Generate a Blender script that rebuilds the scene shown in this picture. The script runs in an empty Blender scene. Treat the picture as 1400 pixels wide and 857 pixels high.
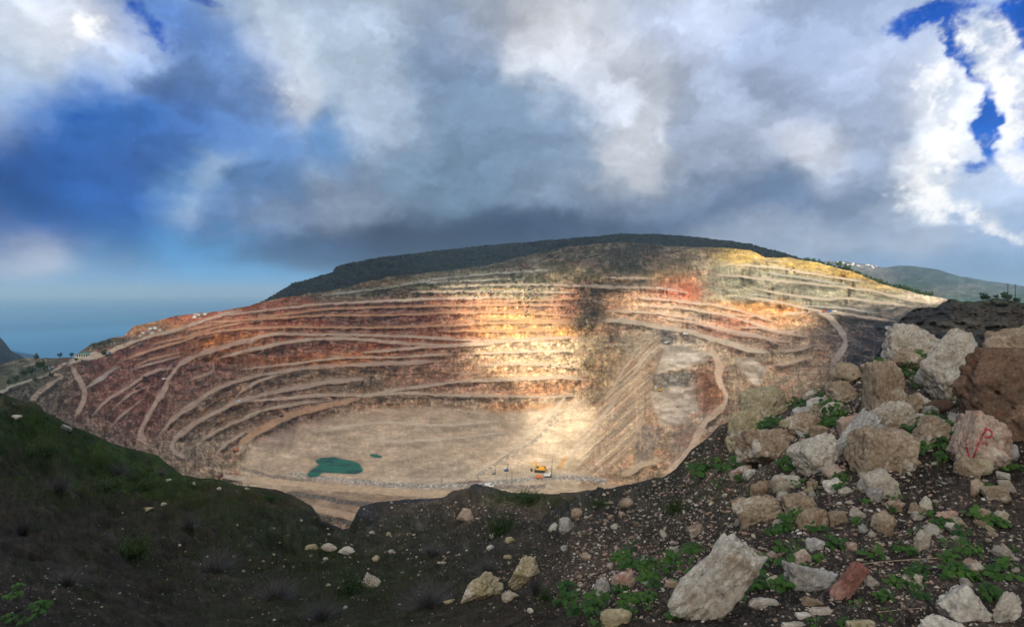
import bpy, bmesh, math, random
import numpy as np
from mathutils import Vector, Matrix, Euler
R = math.radians
random.seed(7)
rng = np.random.default_rng(7)
scene = bpy.context.scene
col = scene.collection

# ------------------------------------------------------------------ camera
F = 834.0; CX = 700.0; HY = 400.0          # focal length in photo pixels, principal column, horizon row
cam_d = bpy.data.cameras.new('camera'); cam = bpy.data.objects.new('camera', cam_d); col.objects.link(cam)
cam_d.sensor_width = 36; cam_d.lens = 36 * F / 1400; cam_d.shift_y = (HY - 428.5) / 1400
cam_d.clip_start = 0.1; cam_d.clip_end = 200000
cam.location = (0, 0, 0); cam.rotation_euler = (R(90), 0, 0)
scene.camera = cam

# ------------------------------------------------------------------ light
SUN_STRENGTH = 5.0
SD = Vector((0.24, 0.80, -0.50)).normalized()       # the way the light travels: from behind and left
sun_d = bpy.data.lights.new('sun', 'SUN'); sun = bpy.data.objects.new('sun', sun_d); col.objects.link(sun)
sun_d.energy = SUN_STRENGTH; sun_d.angle = R(0.45); sun_d.color = (1.0, 0.93, 0.80)
sun.rotation_euler = SD.to_track_quat('-Z', 'Y').to_euler()
scene.view_settings.view_transform = 'Standard'; scene.view_settings.look = 'None'
scene.view_settings.gamma = 1; scene.view_settings.exposure = 0.3
scene.view_settings.use_curve_mapping = False

def srgb(r, g, b):
    f = lambda c: ((c / 255 + 0.055) / 1.055) ** 2.4 if c > 10 else c / 255 / 12.92
    return (f(r), f(g), f(b))

# ------------------------------------------------------------------ world: Nishita sky with cloud masses laid out by direction
world = bpy.data.worlds.new('World'); scene.world = world; world.use_nodes = True
nt = world.node_tree; nt.nodes.clear()
def N(kind, **kw):
    n = nt.nodes.new(kind)
    for k, v in kw.items(): setattr(n, k, v)
    return n
def L(a, b): nt.links.new(a, b)
def M(op, a, b=None, c=None, clamp=False):
    n = N('ShaderNodeMath', operation=op); n.use_clamp = clamp
    for i, v in enumerate((a, b, c)):
        if v is None: continue
        if isinstance(v, (int, float)): n.inputs[i].default_value = v
        else: L(v, n.inputs[i])
    return n.outputs[0]
def VM(op, a, b=None, s=None):
    n = N('ShaderNodeVectorMath', operation=op)
    for i, v in enumerate((a, b)):
        if v is None: continue
        if isinstance(v, (tuple, list)): n.inputs[i].default_value = v
        else: L(v, n.inputs[i])
    if s is not None:
        if isinstance(s, (int, float)): n.inputs['Scale'].default_value = s
        else: L(s, n.inputs['Scale'])
    return n.outputs['Value'] if op in ('LENGTH', 'DOT_PRODUCT') else n.outputs[0]
def NOISE(vec, scale, detail=6, rough=0.55, dist=0.0):
    n = N('ShaderNodeTexNoise'); n.inputs['Scale'].default_value = scale
    n.inputs['Detail'].default_value = detail; n.inputs['Roughness'].default_value = rough
    n.inputs['Distortion'].default_value = dist; L(vec, n.inputs['Vector']); return n
def SMOOTH(v, a, b):
    n = N('ShaderNodeMapRange', interpolation_type='SMOOTHSTEP')
    L(v, n.inputs[0]); n.inputs[1].default_value = a; n.inputs[2].default_value = b; return n.outputs[0]
def MIXC(fac, a, b, mode='MIX'):
    n = N('ShaderNodeMix', data_type='RGBA', blend_type=mode)
    if isinstance(fac, (int, float)): n.inputs[0].default_value = fac
    else: L(fac, n.inputs[0])
    for i, v in ((6, a), (7, b)):
        if isinstance(v, (tuple, list)): n.inputs[i].default_value = (*v[:3], 1)
        else: L(v, n.inputs[i])
    return n.outputs[2]
skyt = N('ShaderNodeTexSky', sky_type='NISHITA'); skyt.sun_disc = False
skyt.sun_elevation = math.asin(-SD.z); skyt.sun_rotation = math.atan2(-SD.x, -SD.y); skyt.altitude = 250
tc = N('ShaderNodeTexCoord'); cn = NOISE(tc.outputs['Generated'], 2.5, 6, .6).outputs[0]
bg = N('ShaderNodeBackground'); bg.inputs[1].default_value = 0.1
L(MIXC(SMOOTH(cn, .35, .55), skyt.outputs[0], (5.2, 5.2, 5.3)), bg.inputs[0])      # broken cloud behind and beside the viewpoint
wo = N('ShaderNodeOutputWorld'); L(bg.outputs[0], wo.inputs[0])
world.cycles.sampling_method = 'MANUAL'; world.cycles.sample_map_resolution = 512

# ------------------------------------------------------------------ numeric helpers
def hash2(ix, iy, seed):
    h = (ix.astype(np.int64) * 374761393 + iy.astype(np.int64) * 668265263 + seed * 974634777) & 0xffffffff
    h = ((h ^ (h >> 13)) * 1274126177) & 0xffffffff
    h = (h ^ (h >> 16)) & 0xffffffff
    return h.astype(np.float64) / 4294967295.0
def vnoise(x, y, seed=0):
    ix = np.floor(x); iy = np.floor(y); fx = x - ix; fy = y - iy
    fx = fx * fx * fx * (fx * (fx * 6 - 15) + 10); fy = fy * fy * fy * (fy * (fy * 6 - 15) + 10)
    a = hash2(ix, iy, seed); b = hash2(ix + 1, iy, seed); c = hash2(ix, iy + 1, seed); d = hash2(ix + 1, iy + 1, seed)
    return (a * (1 - fx) + b * fx) * (1 - fy) + (c * (1 - fx) + d * fx) * fy * 1.0
def fbm(x, y, seed=0, octv=5, gain=0.5):
    s = 0; a = 1; t = 0; ca, sa = math.cos(.6), math.sin(.6)
    for o in range(octv):
        s = s + a * (vnoise(x, y, seed + o * 17) - 0.5); t += a; a *= gain
        x, y = (x * ca - y * sa) * 2.03 + 5.1, (x * sa + y * ca) * 2.03 + 1.7
    return s / t * 2          # about -1..1
def ridge(x, y, seed=0, octv=4):
    s = 0; a = 1; t = 0
    for o in range(octv):
        s = s + a * (1 - np.abs(vnoise(x, y, seed + o * 31) * 2 - 1)); t += a; a *= .5; x = x * 2.07 + 3.3; y = y * 2.07 + 7.7
    return s / t
def worley(x, y, seed=0):
    """nearest and second nearest distance and a random value per cell"""
    ix = np.floor(x); iy = np.floor(y); d1 = np.full(x.shape, 9.0); d2 = np.full(x.shape, 9.0); idv = np.zeros(x.shape)
    for a in (-1, 0, 1):
        for b in (-1, 0, 1):
            jx_ = ix + a; jy_ = iy + b; d = np.hypot(jx_ + hash2(jx_, jy_, seed) - x, jy_ + hash2(jx_, jy_, seed + 7) - y); k = d < d1
            d2 = np.where(k, d1, np.minimum(d2, d)); idv = np.where(k, hash2(jx_, jy_, seed + 13), idv); d1 = np.where(k, d, d1)
    return d1, d2, idv
def sstep(a, b, v):
    t = np.clip((v - a) / (b - a), 0, 1); return t * t * (3 - 2 * t)
def pl(x, pts):
    return np.interp(x, [p[0] for p in pts], [p[1] for p in pts])
def box(a, n, axis):
    if n < 1: return a
    a = np.moveaxis(a, axis, 0); p = np.concatenate([np.repeat(a[:1], n, 0), a, np.repeat(a[-1:], n, 0)], 0)
    c = np.concatenate([np.zeros_like(p[:1]), np.cumsum(p, 0)], 0)
    r = (c[2 * n + 1:] - c[:-2 * n - 1]) / (2 * n + 1); return np.moveaxis(r, 0, axis)
def inpoly(x, y, P):
    c = np.zeros(x.shape, bool); n = len(P)
    for i in range(n):
        x1, y1 = P[i]; x2, y2 = P[(i + 1) % n]
        if y1 == y2: continue
        k = ((y1 > y) != (y2 > y)) & (x < (x2 - x1) * (y - y1) / (y2 - y1) + x1); c ^= k
    return c
def polydist(x, y, pts, full=False):
    """distance to an open polyline, |horizontal part| of its nearest segment"""
    d = np.full(x.shape, 1e9); h = np.ones(x.shape); al = np.zeros(x.shape); acc_ = 0.0
    for (x1, y1), (x2, y2) in zip(pts[:-1], pts[1:]):
        dx, dy = x2 - x1, y2 - y1; l2 = dx * dx + dy * dy + 1e-9
        t = np.clip(((x - x1) * dx + (y - y1) * dy) / l2, 0, 1)
        dd = np.hypot(x - x1 - t * dx, y - y1 - t * dy); k = dd < d
        d[k] = dd[k]; h[k] = abs(dx) / math.sqrt(l2); al[k] = (acc_ + t * math.sqrt(l2))[k]; acc_ += math.sqrt(l2)
    if full: return d, h, np.minimum(al, acc_ - al)
    return d, h
def smoothline(pts, n=6):
    P = np.array([pts[0]] + list(pts) + [pts[-1]], float); out = []
    for i in range(1, len(P) - 2):
        for t in np.linspace(0, 1, n, endpoint=False):
            a, b, c, d = P[i - 1:i + 3]
            out.append(.5 * (2 * b + (c - a) * t + (2 * a - 5 * b + 4 * c - d) * t * t + (3 * b - a - 3 * c + d) * t ** 3))
    out.append(P[-2]); return [tuple(o) for o in out]
def tps(ctrl):
    P = np.array([(c[0] / 300, c[1] / 100) for c in ctrl]); v = np.log([c[2] for c in ctrl]); n = len(P)
    def U(r2): return np.where(r2 > 0, r2 * np.log(np.maximum(r2, 1e-12)), 0) * .5
    A = np.zeros((n + 3, n + 3)); r2 = ((P[:, None] - P[None]) ** 2).sum(-1)
    A[:n, :n] = U(r2) + np.eye(n) * 0.02; A[:n, n] = 1; A[:n, n + 1:] = P; A[n:, :n] = A[:n, n:].T
    w = np.linalg.solve(A, np.concatenate([v, [0, 0, 0]]))
    def f(x, y):
        x = x / 300; y = y / 100; s = w[n] + w[n + 1] * x + w[n + 2] * y
        for i in range(n): s = s + w[i] * U((x - P[i, 0]) ** 2 + (y - P[i, 1]) ** 2)
        return s
    return f
def blobcol(x, y, blobs):
    acc = np.zeros(x.shape + (3,)); W = np.full(x.shape, 1e-6)
    for (bx, by, rx, ry, c) in blobs:
        w = np.exp(-((x - bx) / rx) ** 2 - ((y - by) / ry) ** 2) + 1e-5
        acc += w[..., None] * np.array(c); W += w
    return acc / W[..., None]

# ------------------------------------------------------------------ object helpers
def tag(o, label=None, cat=None, group=None, kind=None):
    if label: o['label'] = label
    if cat: o['category'] = cat
    if group: o['group'] = group
    if kind: o['kind'] = kind
    return o
def empty(name, loc, rz=0.0):
    o = bpy.data.objects.new(name, None); col.objects.link(o); o.location = loc; o.rotation_euler = (0, 0, rz); o.empty_display_size = .2; return o
def link_mesh(name, me, parent=None):
    o = bpy.data.objects.new(name, me); col.objects.link(o); o.parent = parent; return o
def np_mesh(name, V, Fc, mat, smooth=True, color=None, mats=None, midx=None):
    V = np.asarray(V, np.float32); Fc = np.asarray(Fc, np.int32); k = Fc.shape[1]
    me = bpy.data.meshes.new(name); me.vertices.add(len(V)); me.vertices.foreach_set('co', V.ravel())
    me.loops.add(Fc.size); me.loops.foreach_set('vertex_index', Fc.ravel())
    me.polygons.add(len(Fc)); me.polygons.foreach_set('loop_start', np.arange(0, Fc.size, k, dtype=np.int32))
    try: me.polygons.foreach_set('loop_total', np.full(len(Fc), k, np.int32))
    except Exception: pass
    me.polygons.foreach_set('use_smooth', np.full(len(Fc), smooth))
    me.materials.append(mat)
    me.update(calc_edges=True); me.validate()
    if color is not None:
        a = me.color_attributes.new('col', 'FLOAT_COLOR', 'POINT')
        c = np.ones((len(V), 4), np.float32); c[:, :3] = np.clip(color, 0, 1); a.data.foreach_set('color', c.ravel())
    return me
def grid_faces(nx, ny, keep=None):
    i = np.arange(nx * ny).reshape(nx, ny)
    f = np.stack([i[:-1, :-1], i[:-1, 1:], i[1:, 1:], i[1:, :-1]], -1).reshape(-1, 4)
    return f if keep is None else f[keep.ravel()]
class MB:
    """collects simple solids into one mesh"""
    def __init__(s): s.bm = bmesh.new()
    def box(s, c, d, rot=None, bevel=0.0):
        r = bmesh.ops.create_cube(s.bm, size=1.0); m = Matrix.Translation(c) @ (Euler(rot).to_matrix().to_4x4() if rot else Matrix()) @ Matrix.Diagonal((*d, 1))
        bmesh.ops.transform(s.bm, matrix=m, verts=r['verts'])
        if bevel:
            es = list({e for v in r['verts'] for e in v.link_edges}); bmesh.ops.bevel(s.bm, geom=es, offset=bevel, segments=2, affect='EDGES', profile=.6)
        return s
    def cyl(s, a, b, r1, r2=None, seg=10):
        a = Vector(a); b = Vector(b); d = b - a; r2 = r1 if r2 is None else r2
        r = bmesh.ops.create_cone(s.bm, cap_ends=True, segments=seg, radius1=r1, radius2=r2, depth=d.length)
        m = Matrix.Translation((a + b) / 2) @ d.to_track_quat('Z', 'Y').to_matrix().to_4x4(); bmesh.ops.transform(s.bm, matrix=m, verts=r['verts']); return s
    def beam(s, a, b, w, h):
        a = Vector(a); b = Vector(b); d = b - a; r = bmesh.ops.create_cube(s.bm, size=1.0)
        m = Matrix.Translation((a + b) / 2) @ d.to_track_quat('Y', 'Z').to_matrix().to_4x4() @ Matrix.Diagonal((w, d.length, h, 1)); bmesh.ops.transform(s.bm, matrix=m, verts=r['verts']); return s
    def prism(s, pts, y0, y1):
        """outline in x,z pulled along y"""
        a = [s.bm.verts.new((p[0], y0, p[1])) for p in pts]; b = [s.bm.verts.new((p[0], y1, p[1])) for p in pts]; n = len(pts)
        s.bm.faces.new(a); s.bm.faces.new(b[::-1])
        for i in range(n): s.bm.faces.new((a[i], b[i], b[(i + 1) % n], a[(i + 1) % n]))
        return s
    def build(s, name, mat, parent=None, smooth=False):
        bmesh.ops.recalc_face_normals(s.bm, faces=s.bm.faces)
        me = bpy.data.meshes.new(name); s.bm.to_mesh(me); s.bm.free(); me.materials.append(mat)
        if smooth:
            for p in me.polygons: p.use_smooth = True
        return link_mesh(name, me, parent)
def copy_tree(o, parent=None):
    c = o.copy(); col.objects.link(c); c.parent = parent
    for ch in list(o.children): copy_tree(ch, c)
    return c

# ------------------------------------------------------------------ materials
def new_mat(name):
    m = bpy.data.materials.new(name); m.use_nodes = True; t = m.node_tree; t.nodes.clear()
    return m, t
class NT:
    def __init__(s, t): s.t = t
    def n(s, k, **kw):
        n = s.t.nodes.new(k)
        for a, b in kw.items(): setattr(n, a, b)
        return n
    def set(s, inp, v):
        if isinstance(v, (int, float)): inp.default_value = v
        elif isinstance(v, (tuple, list)): inp.default_value = (*v[:3], 1) if len(inp.default_value) == 4 else v
        else: s.t.links.new(v, inp)
    def noise(s, vec, scale, detail=5, rough=.55, dist=0):
        n = s.n('ShaderNodeTexNoise'); s.set(n.inputs['Vector'], vec); n.inputs['Scale'].default_value = scale; n.inputs['Detail'].default_value = detail; n.inputs['Roughness'].default_value = rough; n.inputs['Distortion'].default_value = dist; return n.outputs[0]
    def rng(s, v, a, b, c=0, d=1):
        n = s.n('ShaderNodeMapRange'); s.set(n.inputs[0], v); [s.set(n.inputs[i + 1], q) for i, q in enumerate((a, b, c, d))]; return n.outputs[0]
    def mix(s, f, a, b, mode='MIX'):
        n = s.n('ShaderNodeMix', data_type='RGBA', blend_type=mode); s.set(n.inputs[0], f); s.set(n.inputs[6], a); s.set(n.inputs[7], b); return n.outputs[2]
    def math(s, op, a, b=0.0):
        n = s.n('ShaderNodeMath', operation=op); s.set(n.inputs[0], a); s.set(n.inputs[1], b); return n.outputs[0]
    def scale(s, v, f):
        n = s.n('ShaderNodeVectorMath', operation='SCALE'); s.set(n.inputs[0], v); s.set(n.inputs['Scale'], f); return n.outputs[0]
    def bsdf(s, color, rough=.9, bump=None, bs=.3, bd=.02, spec=.2, metal=0, alpha=None):
        b = s.n('ShaderNodeBsdfPrincipled'); s.set(b.inputs['Base Color'], color); s.set(b.inputs['Roughness'], rough); b.inputs['Specular IOR Level'].default_value = spec; b.inputs['Metallic'].default_value = metal
        if bump is not None:
            k = s.n('ShaderNodeBump'); k.inputs['Strength'].default_value = bs; k.inputs['Distance'].default_value = bd; s.set(k.inputs['Height'], bump); s.set(b.inputs['Normal'], k.outputs[0])
        o = s.n('ShaderNodeOutputMaterial'); s.t.links.new(b.outputs[0], o.inputs[0]); return b
def terrain_mat(name, scale, bd, bs=.6, var=.45):
    m, t = new_mat(name); k = NT(t); at = k.n('ShaderNodeAttribute', attribute_name='col'); g = k.n('ShaderNodeNewGeometry').outputs['Position']
    a = k.noise(g, scale, 7, .65); b = k.noise(g, scale * 6.3, 5, .6)
    v = k.math('ADD', k.rng(a, .3, .7, -var, var), k.rng(b, .3, .7, -var * .7, var * .7))
    c = k.scale(at.outputs['Color'], k.math('POWER', 2.0, v))
    k.bsdf(c, .95, k.math('ADD', a, k.math('MULTIPLY', b, .35)), bs, bd, .08); return m
def paint(name, c, rough=.5, metal=0, var=.25, scale=3):
    m, t = new_mat(name); k = NT(t); g = k.n('ShaderNodeTexCoord').outputs['Object']
    a = k.noise(g, scale, 5, .6); k.bsdf(k.mix(k.rng(a, .35, .75, 0, .6), c, tuple(v * (1 - var) + .04 for v in c)), k.rng(a, 0, 1, rough - .1, rough + .2), None, spec=.4, metal=metal); return m
MT = dict(
 pit=terrain_mat('quarry_rock', .22, 1.2, .8, .30), fore=terrain_mat('dark_soil', 5.0, .05, .8, .45), hill=terrain_mat('hill_ground', .03, 6, .5, .3),
 road=terrain_mat('dusty_road', .25, .3, .3, .14),
 yellow=paint('yellow_paint', (.75, .36, .03)), orange=paint('orange_paint', (.75, .2, .05)), white=paint('white_paint', (.75, .74, .70)), red=paint('red_paint', (.5, .05, .04)),
 blue=paint('blue_paint', (.06, .14, .4)), dark=paint('dark_steel', (.04, .04, .045), .6), rubber=paint('rubber', (.03, .03, .03), .8), glass=paint('dark_glass', (.03, .05, .06), .15), grey=paint('grey_paint', (.3, .31, .32)),
 green=paint('green_roof', (.06, .22, .16)), wall=paint('plaster', (.62, .58, .5), .9), tile=paint('roof_tile', (.4, .16, .1), .9), slate=paint('grey_roof', (.25, .25, .26), .8), wood=paint('weathered_wood', (.09, .065, .045), .9), concrete=paint('concrete', (.4, .38, .35), .9), rust=paint('rust', (.2, .08, .05), .9))
def foliage(name, c1, c2, scale=1.5, trans=.25):
    m, t = new_mat(name); k = NT(t); g = k.n('ShaderNodeNewGeometry').outputs['Position']
    a = k.noise(g, scale, 4, .6); at = k.n('ShaderNodeObjectInfo').outputs['Random']
    c = k.mix(k.rng(k.math('ADD', a, k.math('MULTIPLY', at, .3)), .4, .85, 0, 1), c1, c2)
    d = k.n('ShaderNodeBsdfPrincipled'); k.set(d.inputs['Base Color'], c); d.inputs['Roughness'].default_value = .55; d.inputs['Specular IOR Level'].default_value = .3
    tr = k.n('ShaderNodeBsdfTranslucent'); k.set(tr.inputs[0], c); mx = k.n('ShaderNodeMixShader'); mx.inputs[0].default_value = trans
    t.links.new(d.outputs[0], mx.inputs[1]); t.links.new(tr.outputs[0], mx.inputs[2]); o = k.n('ShaderNodeOutputMaterial'); t.links.new(mx.outputs[0], o.inputs[0]); return m
MT['leaf'] = foliage('leaf_green', (.014, .055, .009), (.065, .155, .02), 9); MT['forest'] = foliage('forest_green', (.007, .012, .009), (.018, .026, .014), .05, .05)
MT['shrub'] = foliage('shrub_green', (.02, .05, .012), (.05, .09, .02), .3, .1); MT['grass'] = foliage('grass_green', (.025, .06, .012), (.07, .11, .025), 1.5); MT['dry'] = foliage('dry_twig', (.05, .045, .04), (.12, .105, .085), 2.0, .1)
MT['olive'] = foliage('olive_leaf', (.035, .04, .018), (.085, .085, .04), 1.0, .1); MT['dryshrub'] = foliage('grey_twigs', (.045,.043,.046), (.10,.093,.09), .4, .1)
# ================================================================== TERRAIN
def world_of(x, y, D):
    return np.stack([(x - CX) / F * D, D, (HY - y) / F * D], -1)
class Sheet:
    """a stretch of ground: columns fan out from the viewpoint, rows run from its far crest to its near edge"""
    def __init__(s, xs, crest, bottom, rows, power=1.0):
        s.xs = xs; s.top = crest; s.bot = bottom; t = np.linspace(0, 1, rows) ** power; s.t = t
        s.X = np.repeat(xs[:, None], rows, 1); s.Y = crest[:, None] + (bottom - crest)[:, None] * t[None]
        s.D = None
    def depth(s, x, y):
        i = int(np.clip(np.searchsorted(s.xs, x), 1, len(s.xs) - 1)); i = i if abs(s.xs[i] - x) < abs(s.xs[i - 1] - x) else i - 1
        return float(np.interp(y, s.Y[i], s.D[i]))
    def at(s, x, y, up=0.0):
        d = s.depth(x, y); return Vector(((x - CX) / F * d, d, (HY - y) / F * d + up))
    def verts(s): return world_of(s.X, s.Y, s.D)

# ---- quarry ---------------------------------------------------------------
FG = [(-250,480),(-100,505),(0,536),(50,556),(100,583),(140,600),(170,611),(215,622),(250,650),(300,655),(330,663),(375,668),(400,676),(425,690),(440,712),(470,723),(478,721),(486,703),(493,692),(520,686),(560,682),(600,680),(640,668),(665,664),(700,673),(740,675),(790,672),(830,668),(870,660),(905,652),(925,640),(945,615),(965,600),(985,580),(1000,574),(1030,566),(1060,560),(1090,550),(1110,543),(1130,526),(1150,516),(1165,507),(1190,499),(1215,488),(1250,482),(1300,474),(1400,455),(1500,430),(1650,420)]
PS = [(-250,500),(0,498),(35,489),(70,490),(100,488),(125,470),(150,463),(170,459),(182,446),(210,440),(245,430),(300,426),(340,418),(375,409),(457,396),(529,379),(600,371),(671,362),(707,352),(779,337),(850,331),(900,334),(950,338),(988,339),(1026,342),(1046,352),(1080,352),(1111,358),(1163,371),(1197,385),(1248,400),(1293,409),(1330,418),(1450,430),(1650,440)]
xs = np.arange(-250, 1651, 1.25)
crest = pl(xs, PS) + 1.3 * fbm(xs / 14, xs * 0, 5, 4) + .5 * fbm(xs / 3, xs * 0, 9, 3)
PB = [(-250,580),(0,610),(200,690),(350,740),(485,775),(600,750),(700,730),(800,720),(900,700),(1000,630),(1100,590),(1200,550),(1300,530),(1650,510)]
pit = Sheet(xs, crest, box(pl(xs, PB), 40, 0), 480, 1.0)
X, Y = pit.X, pit.Y
# tracks and benches read along the quarry: (points, width, tone)
TAN = (.52, .40, .29); PINK = (.46, .33, .25); PALE = (.60, .47, .34); ORG = (.52, .30, .17); GRY = (.40, .36, .29)
LN = [
 ([(33,501),(63,492)],3,TAN),([(-100,560),(0,536),(15,528),(70,511)],2.5,GRY),([(62,514),(84,500),(95,497),(112,489),(140,485),(165,474),(193,464),(215,457),(238,452),(270,441),(300,431),(330,424)],4,TAN),
 ([(96,493),(112,489),(138,484)],11,(.50,.42,.34)),([(98,500),(103,510),(112,525),(116,538),(112,553),(103,569)],7,PINK),([(117,530),(137,518),(150,508),(164,501)],5,GRY),([(68,511),(84,515),(66,527),(51,538),(42,552)],6,PINK),
 ([(350,463),(308,473),(266,487),(246,498),(233,515),(224,534),(207,560),(196,582),(193,593),(202,607)],7,PINK),([(266,487),(300,477),(335,466),(370,457),(426,457),(496,458),(580,461),(650,465)],3,TAN),
 ([(297,491),(310,486),(356,475),(412,465),(474,463),(600,472),(642,469),(684,466),(726,464),(789,460)],4,TAN),([(291,493),(291,506),(275,514),(260,520),(255,527)],3,PINK),
 ([(600,462),(642,465),(684,466)],3,TAN),([(224,592),(236,572),(266,551),(302,529),(356,513),(392,507),(426,502),(496,498),(541,496),(600,494)],5,PINK),
 ([(493,482),(552,477),(608,472),(650,471),(684,467)],4,TAN),([(255,626),(238,616),(238,602),(266,579),(308,557),(328,548),(370,537),(426,526),(474,520),(500,519)],7,PINK),([(317,548),(336,531),(360,519),(392,509)],4,PINK),
 ([(336,548),(384,545),(440,540),(496,540),(552,531),(608,524),(642,520),(705,518),(757,515),(804,519)],4,TAN),([(496,542),(552,537),(608,540),(684,541),(747,542),(789,540)],3,TAN),
 ([(325,610),(340,598),(356,587),(398,568),(440,556),(490,545)],8,ORG),([(325,620),(336,605)],9,PALE),([(314,582),(356,562),(404,552),(440,548)],3,TAN),([(350,568),(316,579),(280,599),(272,607)],3.5,PINK),
 ([(238,503),(207,509),(168,534),(145,548),(126,568)],3.5,PINK),([(350,447),(280,456),(246,467),(221,474),(168,492)],2.5,ORG),([(252,481),(207,491),(185,501)],2.5,ORG),([(305,442),(240,453)],2,ORG),
 ([(300,431),(356,425),(440,416),(552,411),(650,405)],2,TAN),([(280,441),(328,438),(440,431),(524,431),(636,427),(720,428),(789,432)],2,ORG),([(300,452),(384,447),(496,448),(608,445),(688,441),(789,441)],2.2,ORG),([(340,436),(440,423),(524,420),(642,417),(785,417)],2,ORG),
 ([(600,453),(705,452),(768,451)],2,ORG),([(600,392),(705,389),(789,390),(850,392)],2.5,TAN),([(500,412),(600,408),(700,406)],2,PALE),([(440,404),(520,394),(600,381),(700,372),(760,369)],2,GRY),
 ([(823,438),(869,440),(905,448),(937,452),(968,461),(995,469),(1025,478),(1050,482)],6,PALE),([(964,478),(976,484),(983,500),(982,512),(984,524),(991,536),(992,545),(988,555),(978,566),(965,577),(954,594),(946,612),(929,630),(908,652)],11,(.62,.44,.30)),
 ([(1115,425),(1130,431),(1145,446),(1154,460),(1156,470),(1149,482),(1136,500)],11,(.42,.34,.27)),
 ([(995,361),(1060,366),(1129,377),(1180,385)],2,PALE),([(981,375),(1060,383),(1129,390),(1190,397),(1231,407),(1283,416)],2.6,TAN),([(1026,392),(1060,400),(1129,409),(1149,407),(1197,412),(1248,419)],2.6,TAN),([(1012,406),(1060,412),(1115,424),(1163,430),(1225,440)],3.2,TAN),
 ([(1060,431),(1111,426)],3,PALE),([(974,426),(1026,440),(1067,454),(1094,450)],3,TAN),([(943,440),(991,450),(1039,460),(1067,471)],3.2,TAN),([(960,414),(1010,424),(1060,440)],2,TAN),([(820,379),(895,381)],2.2,PALE),([(800,393),(889,393),(940,400)],2.2,TAN),([(860,405),(930,412),(980,418)],2,TAN),
 ([(830,425),(900,428),(960,438)],2.2,TAN),([(774,540),(757,561),(726,592),(684,624),(640,652)],5,PALE),([(340,655),(400,660),(451,666),(520,671),(571,674),(640,676),(726,676),(790,670),(850,664)],10,(.54,.37,.23)),
 ([(395,688),(422,694),(482,706),(520,712)],11,(.50,.34,.22)),([(400,674),(430,680),(465,688)],4,TAN),([(300,650),(340,655)],9,PALE),([(770,640),(800,600),(830,560),(850,535)],4,TAN),([(650,655),(760,648),(830,655)],6,TAN),([(860,520),(880,490),(905,470)],5,TAN),
 ([(430,590),(520,577),(600,581),(680,575)],3,PALE),([(500,604),(600,600),(700,590)],3,PALE),([(850,650),(880,635),(905,628)],12,(.58,.42,.27)),

 ([(212,470),(250,461),(300,447),(345,440)],1.8,ORG),([(330,505),(400,497),(470,489),(540,488),(620,484)],2,TAN),
 ([(180,505),(215,495),(250,486)],2,PINK),([(154,560),(176,540),(205,526)],2.4,PINK),([(150,585),(168,566),(190,549)],2.4,PINK),([(214,600),(228,582),(250,564),(280,550)],2.4,PINK),
 ([(290,632),(300,615),(322,598),(350,583)],3,PINK),([(650,500),(700,497),(750,498),(795,503)],2,TAN),([(640,484),(700,481),(780,480)],2,PALE),
 ([(560,399),(640,398),(720,399),(790,400)],2,TAN),([(560,386),(640,384),(700,381)],1.8,GRY),([(640,412),(720,411),(790,408)],1.6,ORG),([(640,435),(720,437),(790,438)],1.6,ORG),
 ([(870,418),(930,420),(975,428),(1030,432)],2,TAN),([(900,434),(950,441),(1000,455),(1050,463),(1080,468)],2.2,PINK),([(1000,448),(1040,448),(1085,457),(1110,462)],2,PINK),([(1060,480),(1090,478),(1120,470)],2.4,PINK),([(1050,500),(1080,496),(1110,488)],2.4,PINK),([(1040,372),(1100,380),(1160,390)],1.4,GRY),([(1080,418),(1140,420),(1200,428)],1.6,GRY),
 ([(1000,520),(1020,540),(1010,556)],3,PINK),([(870,480),(850,510),(830,545)],3,TAN),([(880,560),(872,590),(850,625)],3,PINK),([(1012,412),(1030,403),(1060,408)],1.5,GRY)]
rmask = np.zeros(X.shape); flat = np.zeros(X.shape); rcol = np.zeros(X.shape + (3,))
jx = 1.3 * fbm(X / 16, Y / 16, 41, 3); jy = .9 * fbm(X / 11, Y / 9, 42, 3)
for pts, w, c in LN:
    P = smoothline(pts) if len(pts) > 2 else pts
    x0 = min(p[0] for p in P) - w - 6; x1 = max(p[0] for p in P) + w + 6; y0 = min(p[1] for p in P) - w - 6; y1 = max(p[1] for p in P) + w + 6
    i0, i1 = np.searchsorted(xs, [x0, x1]); sub = (slice(i0, i1), slice(None)); yy = Y[sub]; k = (yy > y0) & (yy < y1)
    if not k.any(): continue
    d, h, en = polydist((X[sub] + jx[sub] * .7)[k], (yy + jy[sub])[k], P, True); tp_ = .25 + .75 * sstep(0, 26 if w < 6 else 8, en)
    wn = tp_ * w * (.35 + .28 * fbm(X[sub][k] / 26, yy[k] / 18, 43, 3)) + .5 * fbm(X[sub][k] / 4, yy[k] / 4, 45, 3); m = (.35 + .65 * tp_) * (1 - sstep(wn, wn + 1.5, d)) * (.80 + .35 * fbm(X[sub][k] / 12, yy[k] / 7, 44, 4)); mm = np.zeros(yy.shape); mm[k] = m; ff = np.zeros(yy.shape); ff[k] = m * np.clip(h * 1.3 - .25, 0, 1)
    r = rmask[sub]; up = mm > r; rc = rcol[sub]; rc[up] = c; rmask[sub] = np.maximum(r, mm); flat[sub] = np.maximum(flat[sub], ff)
FLOORP = [(330,640),(335,618),(352,600),(380,590),(420,575),(470,566),(520,556),(600,556),(700,562),(745,546),(800,548),(818,575),(812,610),(796,640),(790,700),(600,700),(330,700)]
soft = lambda P, n=3: box(box(inpoly(X + jx * 1.5, Y + jy * 1.5, P).astype(float), n, 0), n, 1)
floor = soft(FLOORP, 4)
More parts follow.
